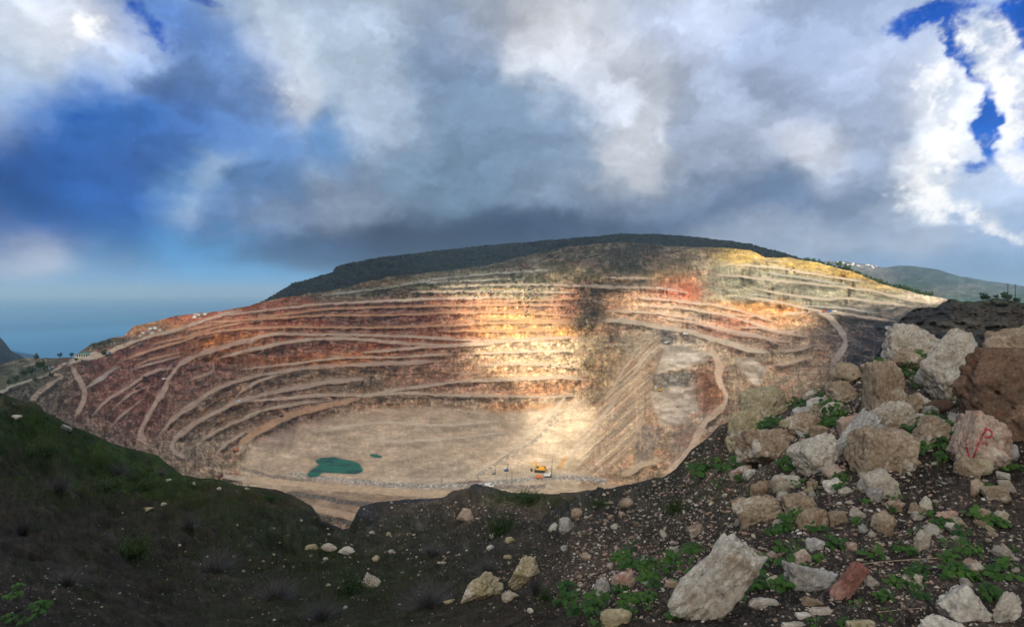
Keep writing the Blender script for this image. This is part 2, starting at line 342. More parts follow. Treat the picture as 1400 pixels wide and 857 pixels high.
pads = np.maximum.reduce([soft([(903,472),(934,471),(974,484),(966,495),(934,503),(905,509),(890,520),(893,500)], 2), soft([(890,536),(911,526),(953,528),(955,560),(926,579),(905,582),(893,560)], 2),
        soft([(1006,488),(1031,488),(1048,505),(1041,526),(1027,526),(1010,499)], 2), soft([(70,500),(95,488),(140,478),(150,484),(100,500),(80,512)], 2), soft([(-250,500),(20,500),(80,492),(60,520),(0,535),(-250,545)], 5), soft([(1040,432),(1110,427),(1090,437)], 1),
        soft([(1195,438),(1222,437),(1215,450),(1195,447)], 2)])
# long-range shape of the quarry bowl: (x, y, distance)
ctrl = [(350,600,626),(450,640,521),(450,560,745),(600,560,782),(600,640,521),(720,640,521),(700,660,481),(500,670,463),(780,600,625),(440,700,417),(450,730,385),(700,700,420),
 (100,590,520),(30,560,560),(0,530,640),(100,500,800),(30,500,950),(100,487,1000),(170,457,1080),(200,610,545),(200,540,680),(200,480,850),(250,434,1120),(400,540,770),(400,500,860),(400,450,960),(400,404,1090),
 (600,540,830),(600,500,900),(600,450,985),(600,400,1100),(600,372,1260),(750,530,835),(750,460,950),(750,400,1100),(780,340,1500),(450,396,1200),(830,640,505),(830,560,670),(850,500,790),(870,440,930),(900,400,1080),(900,335,1520),
 (930,560,600),(930,500,700),(930,475,760),(980,490,720),(990,560,560),(930,640,440),(1030,520,620),(1060,470,750),(1060,430,850),(1060,390,960),(1020,345,1180),(1110,480,640),(1150,450,700),(1110,428,800),(1180,400,900),(1120,362,1120),
 (1280,415,850),(1200,500,500),(1400,450,620),(1330,416,860),(-250,500,950),(-250,600,500),(1650,440,800),(1650,520,450),(300,700,430),(850,700,400),(1000,600,440),(1100,580,440)]
Tf = tps(ctrl)(X, Y)
dy = np.diff(Y, axis=1)
gT = np.maximum(-(np.diff(Tf, axis=1)) / dy, 2e-4)
e = (HY - (Y[:, 1:] + Y[:, :-1]) / 2) / F
big = fbm(X / 28, Y / 7, 3, 4); ver = fbm(X / 3.2, Y / 14, 4, 4); diag = fbm((X + Y * 1.1) / 5, (Y - X) / 60, 6, 4)
# position between the tread above and the tread below
def treads(Fm):
    up = np.zeros(X.shape); cur = np.full(X.shape[0], 40.0)
    for j in range(X.shape[1]):
        cur = np.minimum(cur + (dy[:, j - 1] if j else 0), 60); cur = np.where(Fm[:, j] > .45, 0, cur); up[:, j] = cur
    dn = np.zeros(X.shape); cur = np.full(X.shape[0], 40.0)
    for j in range(X.shape[1] - 1, -1, -1):
        cur = np.minimum(cur + (dy[:, j] if j < X.shape[1] - 1 else 0), 60); cur = np.where(Fm[:, j] > .45, 0, cur); dn[:, j] = cur
    return box(box(up, 2, 0), 2, 0), box(box(dn, 2, 0), 2, 0)
below, above = treads(flat); tf = below / (below + above + 1e-6); gapw = below + above
ledge = fbm(X / 34, tf * gapw / 6 + gapw * .02, 7, 4)
minor = np.clip(sstep(.10, .22, ledge) * (1 - sstep(.26, .40, ledge)), 0, 1) * (1 - floor) * (gapw > 7)
s = 0.75 * np.exp(1.1 * big + .5 * ver + 1.5 * ledge) * (1 - .8 * minor)
gz = sstep(960, 1010, X) * (1 - sstep(1270, 1300, X)) * sstep(-6, 4, 432 - Y + (X - 1110) * .12)          # grey terraces, ribbed faces
s = s * (1 - gz) + gz * 1.0 * np.exp(.7 * ver)
fan = soft([(905,455),(903,480),(896,510),(890,545),(872,600),(845,635),(812,652),(790,650),(802,600),(818,560),(845,500),(872,465)], 12)
s = s * (1 - fan) + fan * .62 * np.exp(.5 * diag)
s = s * (1 - flat) + flat * .015
s = s * (1 - floor) + floor * .02 * np.exp(1.0 * fbm(X / 22, Y / 9, 8, 4))
s = s * (1 - pads) + pads * .03
s = s * (1 - rmask * .6 * (1 - flat)) + rmask * .6 * (1 - flat) * .35
s = (s[:, 1:] + s[:, :-1]) / 2
g = (1 / F) / np.maximum(s - e, 0.035)
g = box(g, 1, 0)
def lp(a): return box(box(box(a, 20, 1), 20, 1), 12, 0)
g = g * lp(gT) / lp(g)
Lg = np.concatenate([np.zeros((len(xs), 1)), -np.cumsum(g * dy, 1)], 1)
Lg = Lg - box(box(Lg, 20, 1), 20, 1); Lg = Lg * sstep(0, .06, pit.t)[None] * sstep(1, .94, pit.t)[None] + Tf      # local steps on the long-range shape
rockm = np.clip((1 - rmask) * (1 - floor * .85) * (1 - pads * .9), 0, 1)
Lg = Lg + .0075 * rockm * fbm(X / 9, Y / 6, 12, 5) + .0035 * rockm * ridge(X / 5, Y / 12, 13, 4) + .0006 * fbm(X / 3, Y / 3, 15, 3) + .0012 * fan * fbm((X + Y * 1.1) / 3, (Y - X) / 40, 16, 3)
pit.D = np.exp(box(Lg, 1, 0))
# pond beds are level
PONDS = [[(431,629),(434,633),(438,634),(428,641),(422,646),(421,651),(429,652),(436,650),(441,645.5),(455,646),(469,647),(486,647.3),(497,644),(494,639),(491,634),(484,631),(475,628.5),(466,627),(457,624.3),(448,625.6),(441,625.3)], [(505,621.5),(509,620.2),(517,621.6),(523,623.5),(522,625.3),(513,625.2),(508,623.6)]]
pond_z = []
for P in PONDS:
    m = inpoly(X, Y, P); z = float(((HY - Y) / F * pit.D)[m].mean()); pond_z.append(z)
    mm = box(box(m.astype(float), 5, 0), 5, 1); mm = np.clip(mm * 2.2, 0, 1); ins = box(box(m.astype(float), 1, 0), 1, 1)
    zt = z + .25 - 1.2 * ins; pit.D = pit.D * (1 - mm) + mm * (F * zt / (HY - np.maximum(Y, 560)))
# ground colours
RED=(.34,.115,.07); DRED=(.19,.075,.058); RUST=(.46,.17,.065); TANC=(.44,.31,.21); FLR=(.47,.35,.245); CREAM=(.62,.47,.31); GREY=(.25,.23,.165); GRN=(.085,.09,.05); DGRN=(.035,.045,.03); YEL=(.56,.38,.14); COAL=(.045,.045,.05); BRN=(.24,.165,.11); PUR=(.25,.13,.105)
cols = [(150,540,70,40,PUR),(70,520,40,30,(.08,.085,.06)),(60,560,50,22,(.09,.075,.06)),(20,515,50,20,(.12,.12,.08)),(110,478,30,8,GRN),(150,468,40,7,DGRN),(80,600,60,22,(.2,.16,.13)),(190,560,40,40,DRED),(160,500,40,22,DRED),(140,590,40,25,(.26,.19,.15)),
 (210,450,60,9,(.42,.22,.12)),(300,470,60,14,RUST),(240,470,40,12,DRED),(320,445,60,14,RED),(250,530,50,30,PUR),(290,560,60,25,BRN),(240,610,60,20,(.33,.25,.19)),(380,440,60,20,RED),(480,440,70,22,DRED),(560,430,70,22,DRED),(620,440,40,24,RED),
 (400,480,60,14,PUR),(520,475,60,12,RED),(440,490,60,9,RUST),(600,490,60,12,(.36,.2,.14)),(480,515,60,14,BRN),(600,515,60,14,(.34,.2,.14)),(700,500,50,22,(.58,.40,.24)),(400,560,50,20,(.22,.13,.1)),(380,595,30,14,(.24,.17,.14)),(520,560,60,14,TANC),
 (480,620,140,35,FLR),(620,600,110,35,FLR),(640,650,90,18,(.40,.32,.24)),(480,400,60,8,GRN),(560,393,60,10,GRN),(640,385,60,10,GRN),(480,388,60,6,BRN),(600,375,80,6,(.12,.11,.07)),(700,360,60,8,(.10,.09,.06)),(700,400,60,6,(.44,.34,.2)),(660,400,30,5,(.22,.22,.12)),
 (740,400,22,14,(.10,.12,.06)),(650,425,50,12,(.52,.27,.14)),(700,440,60,14,(.62,.38,.17)),(770,420,30,22,(.42,.2,.13)),(740,455,60,8,(.6,.3,.11)),(740,480,60,22,CREAM),(800,500,20,22,(.40,.30,.18)),(640,530,60,8,(.38,.23,.16)),(740,530,60,8,(.45,.22,.12)),(720,556,40,5,(.5,.26,.13)),  # sun patch colours raised to add to its sunlit brightness
 (770,600,50,50,(.56,.43,.29)),(700,645,50,14,(.54,.42,.28)),(810,350,50,12,(.085,.075,.055)),(865,350,85,20,(.062,.058,.045)),(790,372,40,10,(.25,.2,.12)),(860,388,50,8,(.10,.085,.06)),(860,381,30,3,(.62,.4,.22)),(806,420,18,16,DGRN),(800,440,12,14,(.06,.07,.045)),(860,410,40,12,(.50,.3,.18)),  # upper centre hill colours darkened to deepen its cloud shadow
 (930,395,26,14,(.45,.12,.07)),(920,370,30,16,(.44,.3,.17)),(960,360,36,14,(.30,.25,.16)),(1020,348,36,7,YEL),(1000,352,20,8,YEL),(1110,364,50,7,YEL),(1160,377,40,6,(.48,.3,.1)),(1210,392,40,6,(.42,.29,.13)),(1265,406,26,5,(.62,.5,.38)),(900,425,50,14,(.5,.33,.22)),(960,430,30,14,(.26,.22,.16)),
 (1050,375,70,14,GREY),(1100,395,90,14,GREY),(1000,395,40,14,(.24,.22,.15)),(1180,405,70,12,GREY),(1220,425,50,9,(.20,.18,.15)),(1010,420,50,8,(.6,.32,.15)),(1060,436,40,8,(.58,.32,.17)),(1090,440,30,8,(.6,.42,.26)),(1000,440,40,10,(.40,.19,.13)),(1060,465,30,10,(.32,.22,.16)),
 (1180,470,34,34,COAL),(1230,450,40,20,COAL),(1170,440,30,8,(.07,.065,.06)),(1170,500,30,20,COAL),(1120,480,24,24,(.34,.23,.16)),(1080,500,40,30,(.40,.30,.21)),(1040,540,30,30,(.38,.28,.19)),(1000,480,30,12,(.45,.34,.24)),(870,460,40,14,(.48,.37,.26)),(930,490,36,16,(.52,.43,.33)),
 (850,520,40,40,(.44,.31,.19)),(870,570,40,40,(.42,.29,.19)),(900,600,30,30,(.42,.29,.19)),(830,610,30,40,(.48,.34,.22)),(925,560,26,20,(.50,.40,.31)),(920,518,36,8,(.22,.185,.155)),(965,525,16,26,(.26,.13,.08)),(860,640,40,12,(.40,.28,.18)),(905,458,14,6,(.18,.17,.15)),(800,640,30,14,(.42,.3,.2)),
 (440,690,60,14,(.24,.17,.12)),(520,690,60,12,(.30,.21,.14)),(960,620,24,30,(.36,.27,.2)),(930,600,18,30,(.30,.25,.21)),(1140,455,40,26,(.16,.13,.11))]
wx = X + 13 * fbm(X / 30, Y / 16, 21, 4); wy = Y + 6 * fbm(X / 26, Y / 14, 22, 4)
C = blobcol(wx, wy, cols)
n1 = fbm(X / 10, Y / 4, 23, 5); n2 = fbm(X / 2.4, Y / 8, 24, 4); n3 = fbm(X / 2.2, Y / 1.8, 25, 4); n4 = fbm(X / 36, Y / 8, 26, 4)
amp = 1 - .55 * floor - .5 * rmask - .4 * fan
n5 = fbm(X / 22, Y / 7, 37, 5); C = C * .86 * np.exp((.6 * n1 + .28 * n2 + .22 * n3 + .5 * n5) * amp)[..., None]; lm = C.mean(-1, keepdims=True); C = np.clip(lm + (C - lm) * (1.12 + .14 * (1 - floor))[..., None], .01, 1); C = C * (1 - .20 * sstep(700, 560, X) * (1 - rmask * .7) * (1 - floor))[..., None] * (1 + .46 * floor)[..., None]; pdm = pads * sstep(860, 880, X) * sstep(1060, 1050, X); pdm = pdm * (.55 + .45 * sstep(-.35, .2, n1 + .5 * n5)); C = C * (1 - .6 * pdm[..., None]) + .6 * pdm[..., None] * np.array((.56, .47, .37)) * np.exp(.45 * n1 + .3 * n5)[..., None]
# iron-red and pale veins on the faces
redv = sstep(.05, .45, fbm(X / 17, Y / 6, 27, 5)) * rockm * sstep(230, 330, X) * (1 - gz); palev = sstep(.12, .5, fbm(X / 12, Y / 5, 28, 5)) * rockm * (1 - sstep(1150, 1160, X))
lum = C.mean(-1, keepdims=True)
C = C * (1 - .45 * redv[..., None]) + .45 * redv[..., None] * lum * np.array((1.75, .75, .42)); C = C * (1 - .18 * palev[..., None]) + .18 * palev[..., None] * np.array((.48, .38, .28))
# diagonal streaks on the tipped fan
ds = fbm((X + Y * 1.15) / 4.2, (Y - X) / 70, 29, 4); C = C * (1 - .45 * fan[..., None]) + .45 * fan[..., None] * np.array((.54, .41, .28)); C = C * np.exp(.85 * ds * fan)[..., None]; rd = sstep(.05, .5, fbm((X + Y * 1.15) / 7, (Y - X) / 60, 30, 4)) * fan; C = C * (1 - .5 * rd[..., None]) + .5 * rd[..., None] * np.array((.33, .17, .09))
for P_, c_, k_ in [([(905,450),(922,450),(922,470),(905,471)], (.13,.13,.12), .7), ([(893,512),(915,508),(950,510),(955,528),(915,527),(893,536)], (.19,.17,.14), .7), ([(950,508),(970,512),(975,545),(965,565),(955,560),(953,530)], (.20,.09,.05), .8), ([(935,448),(950,448),(952,470),(936,468)], (.14,.12,.11), .5), ([(880,580),(905,582),(905,600),(880,640),(865,650),(868,610)], (.22,.18,.15), .6), ([(760,640),(772,622),(776,624),(768,640)], (.6,.3,.08), .7), ([(620,660),(658,655),(660,659),(625,664)], (.12,.05,.045), .8), ([(975,490),(990,500),(1000,540),(992,560),(988,520)], (.24,.14,.10), .6), ([(880,505),(903,475),(910,478),(893,515)], (.30,.17,.09), .5)]:
    pm = soft(P_, 1)[..., None] * k_; C = C * (1 - pm) + pm * np.array(c_) * np.exp(.5 * n1 + .3 * n2)[..., None]
# rubble fragments
fr = .6 * sstep(.33, .6, fbm(X / 1.7, Y / 1.5, 31, 2)) * rockm * (1 - gz * .6); C = C * (1 - .4 * fr[..., None]) + .4 * fr[..., None] * np.array((.55, .46, .37))
dk = sstep(.3, .6, fbm(X / 2.2, Y / 1.8, 32, 3)) * rockm; C = C * (1 - .4 * dk[..., None])
# fractured faces: blocks with dark joints, a darker band below each tread, pale scree at its foot
jx2 = X + 1.2 * n3; jy2 = Y + 1.5 * n1
d1, d2, idv = worley(jx2 / 4.2, jy2 / 5.5, 51); jt = 1 - sstep(.02, .16, d2 - d1); e1, e2, idw = worley(X / 1.9, Y / 1.7, 52)
hard = rockm * (1 - gz * .7) * (1 - fan * .6) * sstep(.15, .45, 1 - tf + .35 * n1)
rs = (1 - .5 * sstep(800, 900, X)) * (1 - .6 * fan); C = C * np.exp((.75 * (idv - .5) * hard + .55 * (idw - .5) * rockm * (1 - .5 * gz)) * rs)[..., None] * (1 - .50 * (jt * hard)[..., None])
gul = sstep(.25, .6, fbm(X / 3.0, Y / 22, 53, 4)) * hard; C = C * (1 - .45 * gul[..., None])
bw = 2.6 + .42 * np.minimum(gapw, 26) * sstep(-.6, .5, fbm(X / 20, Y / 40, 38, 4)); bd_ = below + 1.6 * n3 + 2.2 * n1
darkband = sstep(.2, 1.2, bd_) * (1 - sstep(bw * .55, bw, bd_)) * rockm * (1 - gz * .35) * (1 - fan * .5) * (.5 + .7 * sstep(-.4, .5, fbm(X / 12, Y / 9, 39, 4)))
C = C * (1 - .62 * np.clip(darkband, 0, 1)[..., None])
scree = (1 - sstep(1, 7.5, above + 2.0 * n1)) * rockm * (1 - gz); C = C * (1 - .42 * scree[..., None]) + .42 * scree[..., None] * (C * .9 + np.array((.16, .10, .07))) * (.75 + .5 * idw)[..., None]
C = C * (1 - .7 * (minor * rockm)[..., None]) + .7 * (minor * rockm)[..., None] * (C * 1.1 + np.array((.16, .11, .08)))
lip = sstep(2.0, .3, above) * 0; far_f = sstep(400, 380, Y)
# wheel tracks and stains on the floor
ft = fbm(X / 26, Y / 8, 33, 6); C = C * np.exp(.36 * ft * floor)[..., None]; st = sstep(.25, .6, fbm(X / 16, Y / 5, 34, 4)) * floor; C = C * (1 - st[..., None] * .3) + .3 * st[..., None] * np.array((.36, .22, .13))
rv = np.exp(.12 * fbm(X / 9, Y / 3, 35, 4))[..., None]; C = C * (1 - .85 * rmask[..., None]) + .85 * rmask[..., None] * (rcol * 1.12 + .08 * C) * rv
# crest lines of the grey terraces and grassy slopes
sp = sstep(.1, .4, fbm(X / 5, Y / 2.5, 36, 4)) * (1 - sstep(395, 402, Y)) * sstep(370, 420, X) * (1 - sstep(860, 960, X)) * (Y < 412); C = C * (1 - .6 * sp[..., None]) + .6 * sp[..., None] * np.array((.035, .05, .025))
C = C * (1 - fan[..., None] * .0)
for P_, w_, c_, k_ in [([(400,648),(470,656),(560,664),(650,662),(760,652),(830,658)], 3.2, (.36,.32,.27), .8), ([(395,674),(440,680),(470,686),(520,690),(560,686)], 3.5, (.11,.095,.08), .85), ([(420,700),(480,716),(500,722)], 4, (.10,.085,.07), .85), ([(330,640),(380,652),(430,657)], 2.5, (.20,.16,.13), .7), ([(640,664),(700,666),(745,664)], 3, (.26,.20,.16), .8), ([(652,650),(690,628),(735,598),(765,566)], 2.2, (.40,.33,.25), .7)]:
    dd_, _h = polydist(X + 2 * n1, Y + 1.6 * n3, smoothline(P_)); pm = ((1 - sstep(w_ * .6, w_ * 1.3, dd_)) * k_)[..., None]; C = C * (1 - pm) + pm * np.array(c_) * np.exp(1.1 * (idw - .4) + .5 * n3)[..., None]
ring = np.zeros(X.shape)
for P in PONDS: ring = np.maximum(ring, box(box(inpoly(X + jx, Y + jy, P).astype(float), 5, 0), 4, 1))
rg_ = np.clip(ring * 2.2, 0, 1) * sstep(-.3, .3, n1 + .4 * n3 + ring); C = C * (1 - .55 * rg_[..., None]) + .55 * rg_[..., None] * np.array((.20, .19, .13))
V = pit.verts(); nx, ny = X.shape
# skirt behind the crest so the ground has a back
def with_back(V, C, steps):
    cr = V[:, :1]; ex = []
    for (dY, dZ) in steps:
        p = cr.copy(); p[..., 0] *= 1 + dY / p[..., 1]; p[..., 1] += dY; p[..., 2] += dZ; ex.append(p)
    n = len(ex); Vn = np.concatenate(ex[::-1] + [V], 1); Cn = np.concatenate([C[:, :1]] * n + [C], 1); return Vn, Cn
Vb, Cb = with_back(V, C, [(8, -1.5), (30, -7), (80, -24), (200, -80), (420, -190)])
o = link_mesh('quarry_ground', np_mesh('quarry_ground', Vb.reshape(-1, 3), grid_faces(nx, Vb.shape[1]), MT['pit'], True, Cb.reshape(-1, 3))); tag(o, kind='structure')

# ---- water in the pit and the sea -----------------------------------------
m, t = new_mat('pond_water'); k = NT(t); gp = k.n('ShaderNodeNewGeometry').outputs['Position']
k.bsdf(k.mix(k.rng(k.noise(gp, .09, 3), .52, .62), (.012, .15, .085), (.008, .07, .06)), .35, k.noise(gp, .5, 3), .12, .04, .08); MT['pond'] = m
for P, z in zip(PONDS, pond_z):
    bm = bmesh.new(); P2 = smoothline(P + [P[0]], 3)[:-1]
    vs = [bm.verts.new(((x - CX) / F * (F * z / (HY - y)), F * z / (HY - y), z)) for x, y in P2]; f = bm.faces.new(vs); f.normal_update()
    if f.normal.z < 0: f.normal_flip()
    bmesh.ops.triangulate(bm, faces=bm.faces); me = bpy.data.meshes.new('pond_water'); bm.to_mesh(me); bm.free(); me.materials.append(m)
    tag(link_mesh('pond_water', me), kind='structure')
m, t = new_mat('sea_water'); k = NT(t); gp = k.n('ShaderNodeNewGeometry').outputs['Position']
mp = k.n('ShaderNodeMapping'); mp.inputs[3].default_value = (1, .35, 1); t.links.new(gp, mp.inputs[0])
nn = k.noise(mp.outputs[0], .0011, 5, .6); k.bsdf(k.mix(k.rng(nn, .35, .65), (.030, .14, .27), (.045, .18, .33)), .6, k.noise(gp, .03, 3), .2, 2, .25); MT['sea'] = m
bm = bmesh.new(); SX = [-46000, -20000, -8000, -3000, 0, 3000, 8000, 20000, 46000]; SY = [-3000, 1200, 3000, 6000, 12000, 25000, 47000]
gv = [[bm.verts.new((a, b, -252)) for b in SY] for a in SX]
for i in range(len(SX) - 1):
    for j in range(len(SY) - 1): bm.faces.new((gv[i][j], gv[i + 1][j], gv[i + 1][j + 1], gv[i][j + 1]))
me = bpy.data.meshes.new('sea'); bm.to_mesh(me); bm.free(); me.materials.append(m); tag(link_mesh('sea', me), kind='structure')

# ---- sky: a dome far beyond everything, its clouds laid out by direction -------------
# (x, y, rx, ry, rot, sRGB)
SKY = [(60,20,70,60,30,(214,216,222)),(0,120,50,60,20,(168,186,206)),(120,90,60,30,45,(150,170,200)),(200,20,70,40,0,(88,120,178)),
 (110,170,60,50,0,(66,112,180)),(40,240,90,70,0,(44,78,142)),(190,230,80,60,0,(74,104,160)),(120,305,110,45,0,(58,92,148)),
 (25,355,60,26,0,(196,200,208)),(130,372,60,22,0,(120,158,196)),(250,345,80,25,0,(98,148,192)),(340,378,90,20,0,(108,160,204)),(60,395,90,14,0,(118,160,200)),(200,392,120,12,0,(112,162,206)),
 (265,265,28,45,-35,(128,164,204)),(280,90,80,60,0,(108,132,172)),(330,200,60,60,0,(104,132,172)),(385,55,40,50,0,(192,202,214)),
 (375,125,35,45,0,(206,209,216)),(470,70,70,60,0,(170,184,200)),(520,150,60,50,0,(160,172,188)),(440,195,60,40,0,(92,122,160)),(250,170,70,60,0,(80,108,158)),
 (330,270,60,40,0,(96,126,166)),(470,265,80,40,0,(138,152,172)),(360,300,50,24,0,(132,146,168)),(420,338,90,22,0,(70,92,124)),(560,328,120,30,0,(50,62,82)),(700,304,110,26,0,(58,72,94)),(880,312,90,16,0,(84,98,120)),
 (610,110,50,80,0,(118,136,160)),(660,30,60,40,0,(150,160,178)),(600,230,70,60,0,(112,132,154)),(760,40,60,56,0,(212,215,222)),(820,110,70,50,0,(190,195,206)),
 (700,190,60,60,0,(120,138,160)),(740,250,60,40,0,(132,148,168)),(850,228,50,42,0,(188,192,200)),(860,275,80,24,0,(112,128,150)),(900,300,100,20,0,(96,112,136)),
 (940,50,60,50,0,(166,174,192)),(1000,150,70,60,0,(156,166,184)),(960,220,50,50,0,(148,158,176)),(1090,80,70,60,0,(152,164,188)),(1110,215,50,46,0,(188,192,202)),
 (1040,280,80,28,0,(100,118,144)),(960,322,70,16,0,(150,160,176)),(1080,325,80,18,0,(148,160,178)),(1180,270,50,40,0,(126,142,166)),(1190,160,50,60,0,(150,162,184)),
 (1180,340,80,18,0,(136,152,174)),(1250,285,36,36,0,(160,174,194)),(1300,330,34,24,0,(196,204,216)),(1290,270,20,30,0,(206,212,222)),(1150,335,60,12,0,(176,184,196)),(1240,60,40,60,0,(176,186,208)),(1285,130,30,50,0,(222,226,232)),(1300,205,22,55,-10,(238,240,242)),
 (1365,70,30,50,25,(222,226,234)),(1385,140,22,50,25,(214,220,232)),(1390,250,50,50,0,(186,198,216)),(1330,300,50,40,0,(160,178,204)),(1340,360,90,22,0,(128,152,182)),(1420,330,50,40,0,(136,160,192)),
 (-120,60,90,90,0,(170,180,195)),(-150,280,100,90,0,(80,110,160)),(1520,120,60,90,0,(60,100,180)),(1540,300,80,60,0,(160,180,205)),
 (400,-90,150,70,0,(160,172,190)),(800,-110,220,80,0,(180,186,196)),(1250,-100,130,70,0,(150,165,190)),(100,-110,150,70,0,(120,150,195))]

def nonuni(a, b, fa, fb, fine, coarse):
    l = np.arange(fa, a, -coarse)[::1]; l = np.arange(a, fa, coarse); m_ = np.arange(fa, fb, fine); r = np.arange(fb, b + coarse, coarse); return np.concatenate([l, m_, r])
azs = nonuni(-112, 112, -43, 43, .09, 1.5); els = nonuni(-3, 89, -1, 29, .075, 1.5)
AZ, EL = np.meshgrid(azs, els, indexing='ij')
# directions as equal-scale plane coordinates in photo-like units, for the layout only
def azel(x, y):
    a = math.atan((x - CX) / F); return math.degrees(a), math.degrees(math.atan((HY - y) / F * math.cos(a)))
kk = .066
ca, se = np.cos(np.radians(EL)), np.sin(np.radians(EL)); dx = np.sin(np.radians(AZ)) * ca; dyy = np.cos(np.radians(AZ)) * ca
px_, py_ = dx / (se + .30), dyy / (se + .30)
u, v = AZ / 10, EL / 10
w1x = fbm(u * .9, v * 1.1, 101, 5); w1y = fbm(u * .9 + 9, v * 1.1, 102, 5); w2x = fbm(u * 4, v * 5, 103, 5, .6); w2y = fbm(u * 4, v * 5, 104, 5, .6)
hz = sstep(0, 9, EL); A1 = AZ + 4.5 * w1x + 1.3 * w2x; E1 = EL + (2.6 * w1y + .9 * w2y) * (.25 + .75 * hz); A2 = AZ + 1.6 * w1x + 1.25 * w2x; E2 = EL + 1.2 * w1y + 1.0 * w2y
def ga(A, E, x, y, rx, ry, rot=0):
    a, e = azel(x, y); c_, s_ = math.cos(R(rot)), math.sin(R(rot)); p = (A - a) * c_ + (E - e) * s_; q_ = -(A - a) * s_ + (E - e) * c_
    return np.exp(-(p / (rx * kk)) ** 2 * .9 - (q_ / (ry * kk)) ** 2 * .9)
def gs(A, E, *a): return ga(A, E, *a) ** 1.45
acc = np.zeros(AZ.shape + (3,)); ww = np.zeros(AZ.shape)
for (x, y, rx, ry, rot, c) in SKY:
    w = gs(A1, E1, x, y, rx, ry, rot); acc += w[..., None] * np.array(srgb(*c)); ww += w
acc += .004 * np.array((.40, .42, .45)); ww += .004; S = acc / ww[..., None]
nA = fbm(u * 2.1 + .5 * w2x, v * 3.0 + .5 * w2y, 105, 7, .56); nB = fbm(px_ * 3.2, py_ * 3.2, 106, 7, .55); nC = ridge(u * 3 + w2x * .6, v * 3.6 + w2y * .6, 107, 5)
det = (.35 + .65 * hz) * (.42 * nA + .34 * nB + .16 * (nC - .55))
S = S * 1.0 * np.exp(1.0 * det)[..., None]; sm = S.mean(-1, keepdims=True); S = np.clip(sm + (S - sm) * 1.2, 0, 2)
gap = np.zeros(AZ.shape)
for g_ in [(195,35,26,28,0,1.0),(175,62,14,14,0,.8),(290,2,30,10,0,.95),(1322,45,14,60,16,1.5),(1395,25,40,30,0,1.5),(1292,0,50,16,0,1.4),(1355,165,13,52,10,1.4),(1350,215,18,18,0,1.),(120,172,16,14,0,.7),(1480,120,60,60,0,1.2),(1398,120,5,20,0,1.),(1292,118,5,8,0,1.)]:
    gap = np.maximum(gap, ga(A2, E2, *g_[:5]) * g_[5])
stk = np.maximum(ga(A2, E2, 290, 242, 13, 34, -38), .75 * ga(A2, E2, 262, 288, 15, 26, -30)) * (.55 + .6 * np.clip(nA + .5, 0, 1)); S = S * (1 - .55 * stk[..., None]) + .55 * stk[..., None] * np.array(srgb(188, 208, 226))
nE = fbm(u * 3.2, v * 3.6, 108, 7, .62); gm = sstep(.34, .98, gap + .75 * nE)
bl = np.array(srgb(34, 92, 178)) * (1 - sstep(8, 30, EL)[..., None]) + np.array(srgb(16, 66, 158)) * sstep(8, 30, EL)[..., None]; bl = bl * 1.0 + .5 * (1 - sstep(4, 14, EL))[..., None] * np.array(srgb(70, 130, 190)) * .5
bl = bl * np.exp(.35 * nA + .25 * nB)[..., None]; wsp = sstep(.0, .55, fbm(u * 5 + w2x, v * 9 + w2y, 111, 6, .6)); gm = gm * (1 - .35 * wsp); S = S * (1 - gm[..., None]) + bl * gm[..., None]
hd = np.zeros(AZ.shape)
for g_ in [(1290,85,24,30,0,.9),(1304,120,24,40,0,1.),(1302,190,20,62,-6,1.15),(1262,110,18,22,0,.8),(1365,75,26,80,24,1.25),(1390,160,16,50,10,1.1),(1308,280,16,34,0,.8),(1378,215,26,26,0,.9),(1340,25,10,26,20,1.),(1370,300,34,30,0,.85),(1285,250,24,36,0,.9),(1395,380,30,16,0,.5),(385,110,24,50,0,.62),(85,45,50,26,35,.6),(30,350,50,18,10,.35)]:
    hd = np.maximum(hd, ga(A2, E2, *g_[:5]) * g_[5])
nH = fbm(u * 6, v * 6.6, 109, 6, .6); hm = sstep(.42, .92, hd + .7 * nE + .28 * nH)
shd = sstep(-.5, .35, nH + .8 * nE + .35 * fbm(u * 1.5 + .3, v * 1.7 + .2, 110, 3)); hc = np.array(srgb(172, 186, 208)) * (1 - shd[..., None]) + np.array(srgb(246, 246, 246)) * shd[..., None]
S = S * (1 - .92 * hm[..., None]) + .92 * hm[..., None] * hc
RD = 110000.0
SV = np.stack([dx * RD, dyy * RD, se * RD], -1)
m, t = new_mat('sky'); k = NT(t); at = k.n('ShaderNodeAttribute', attribute_name='col'); em = k.n('ShaderNodeEmission'); t.links.new(at.outputs['Color'], em.inputs[0]); oo = k.n('ShaderNodeOutputMaterial'); t.links.new(em.outputs[0], oo.inputs[0])
m.cycles.emission_sampling = 'NONE'
tag(link_mesh('sky', np_mesh('sky', SV.reshape(-1, 3), grid_faces(*AZ.shape), m, True, S.reshape(-1, 3))), kind='structure')

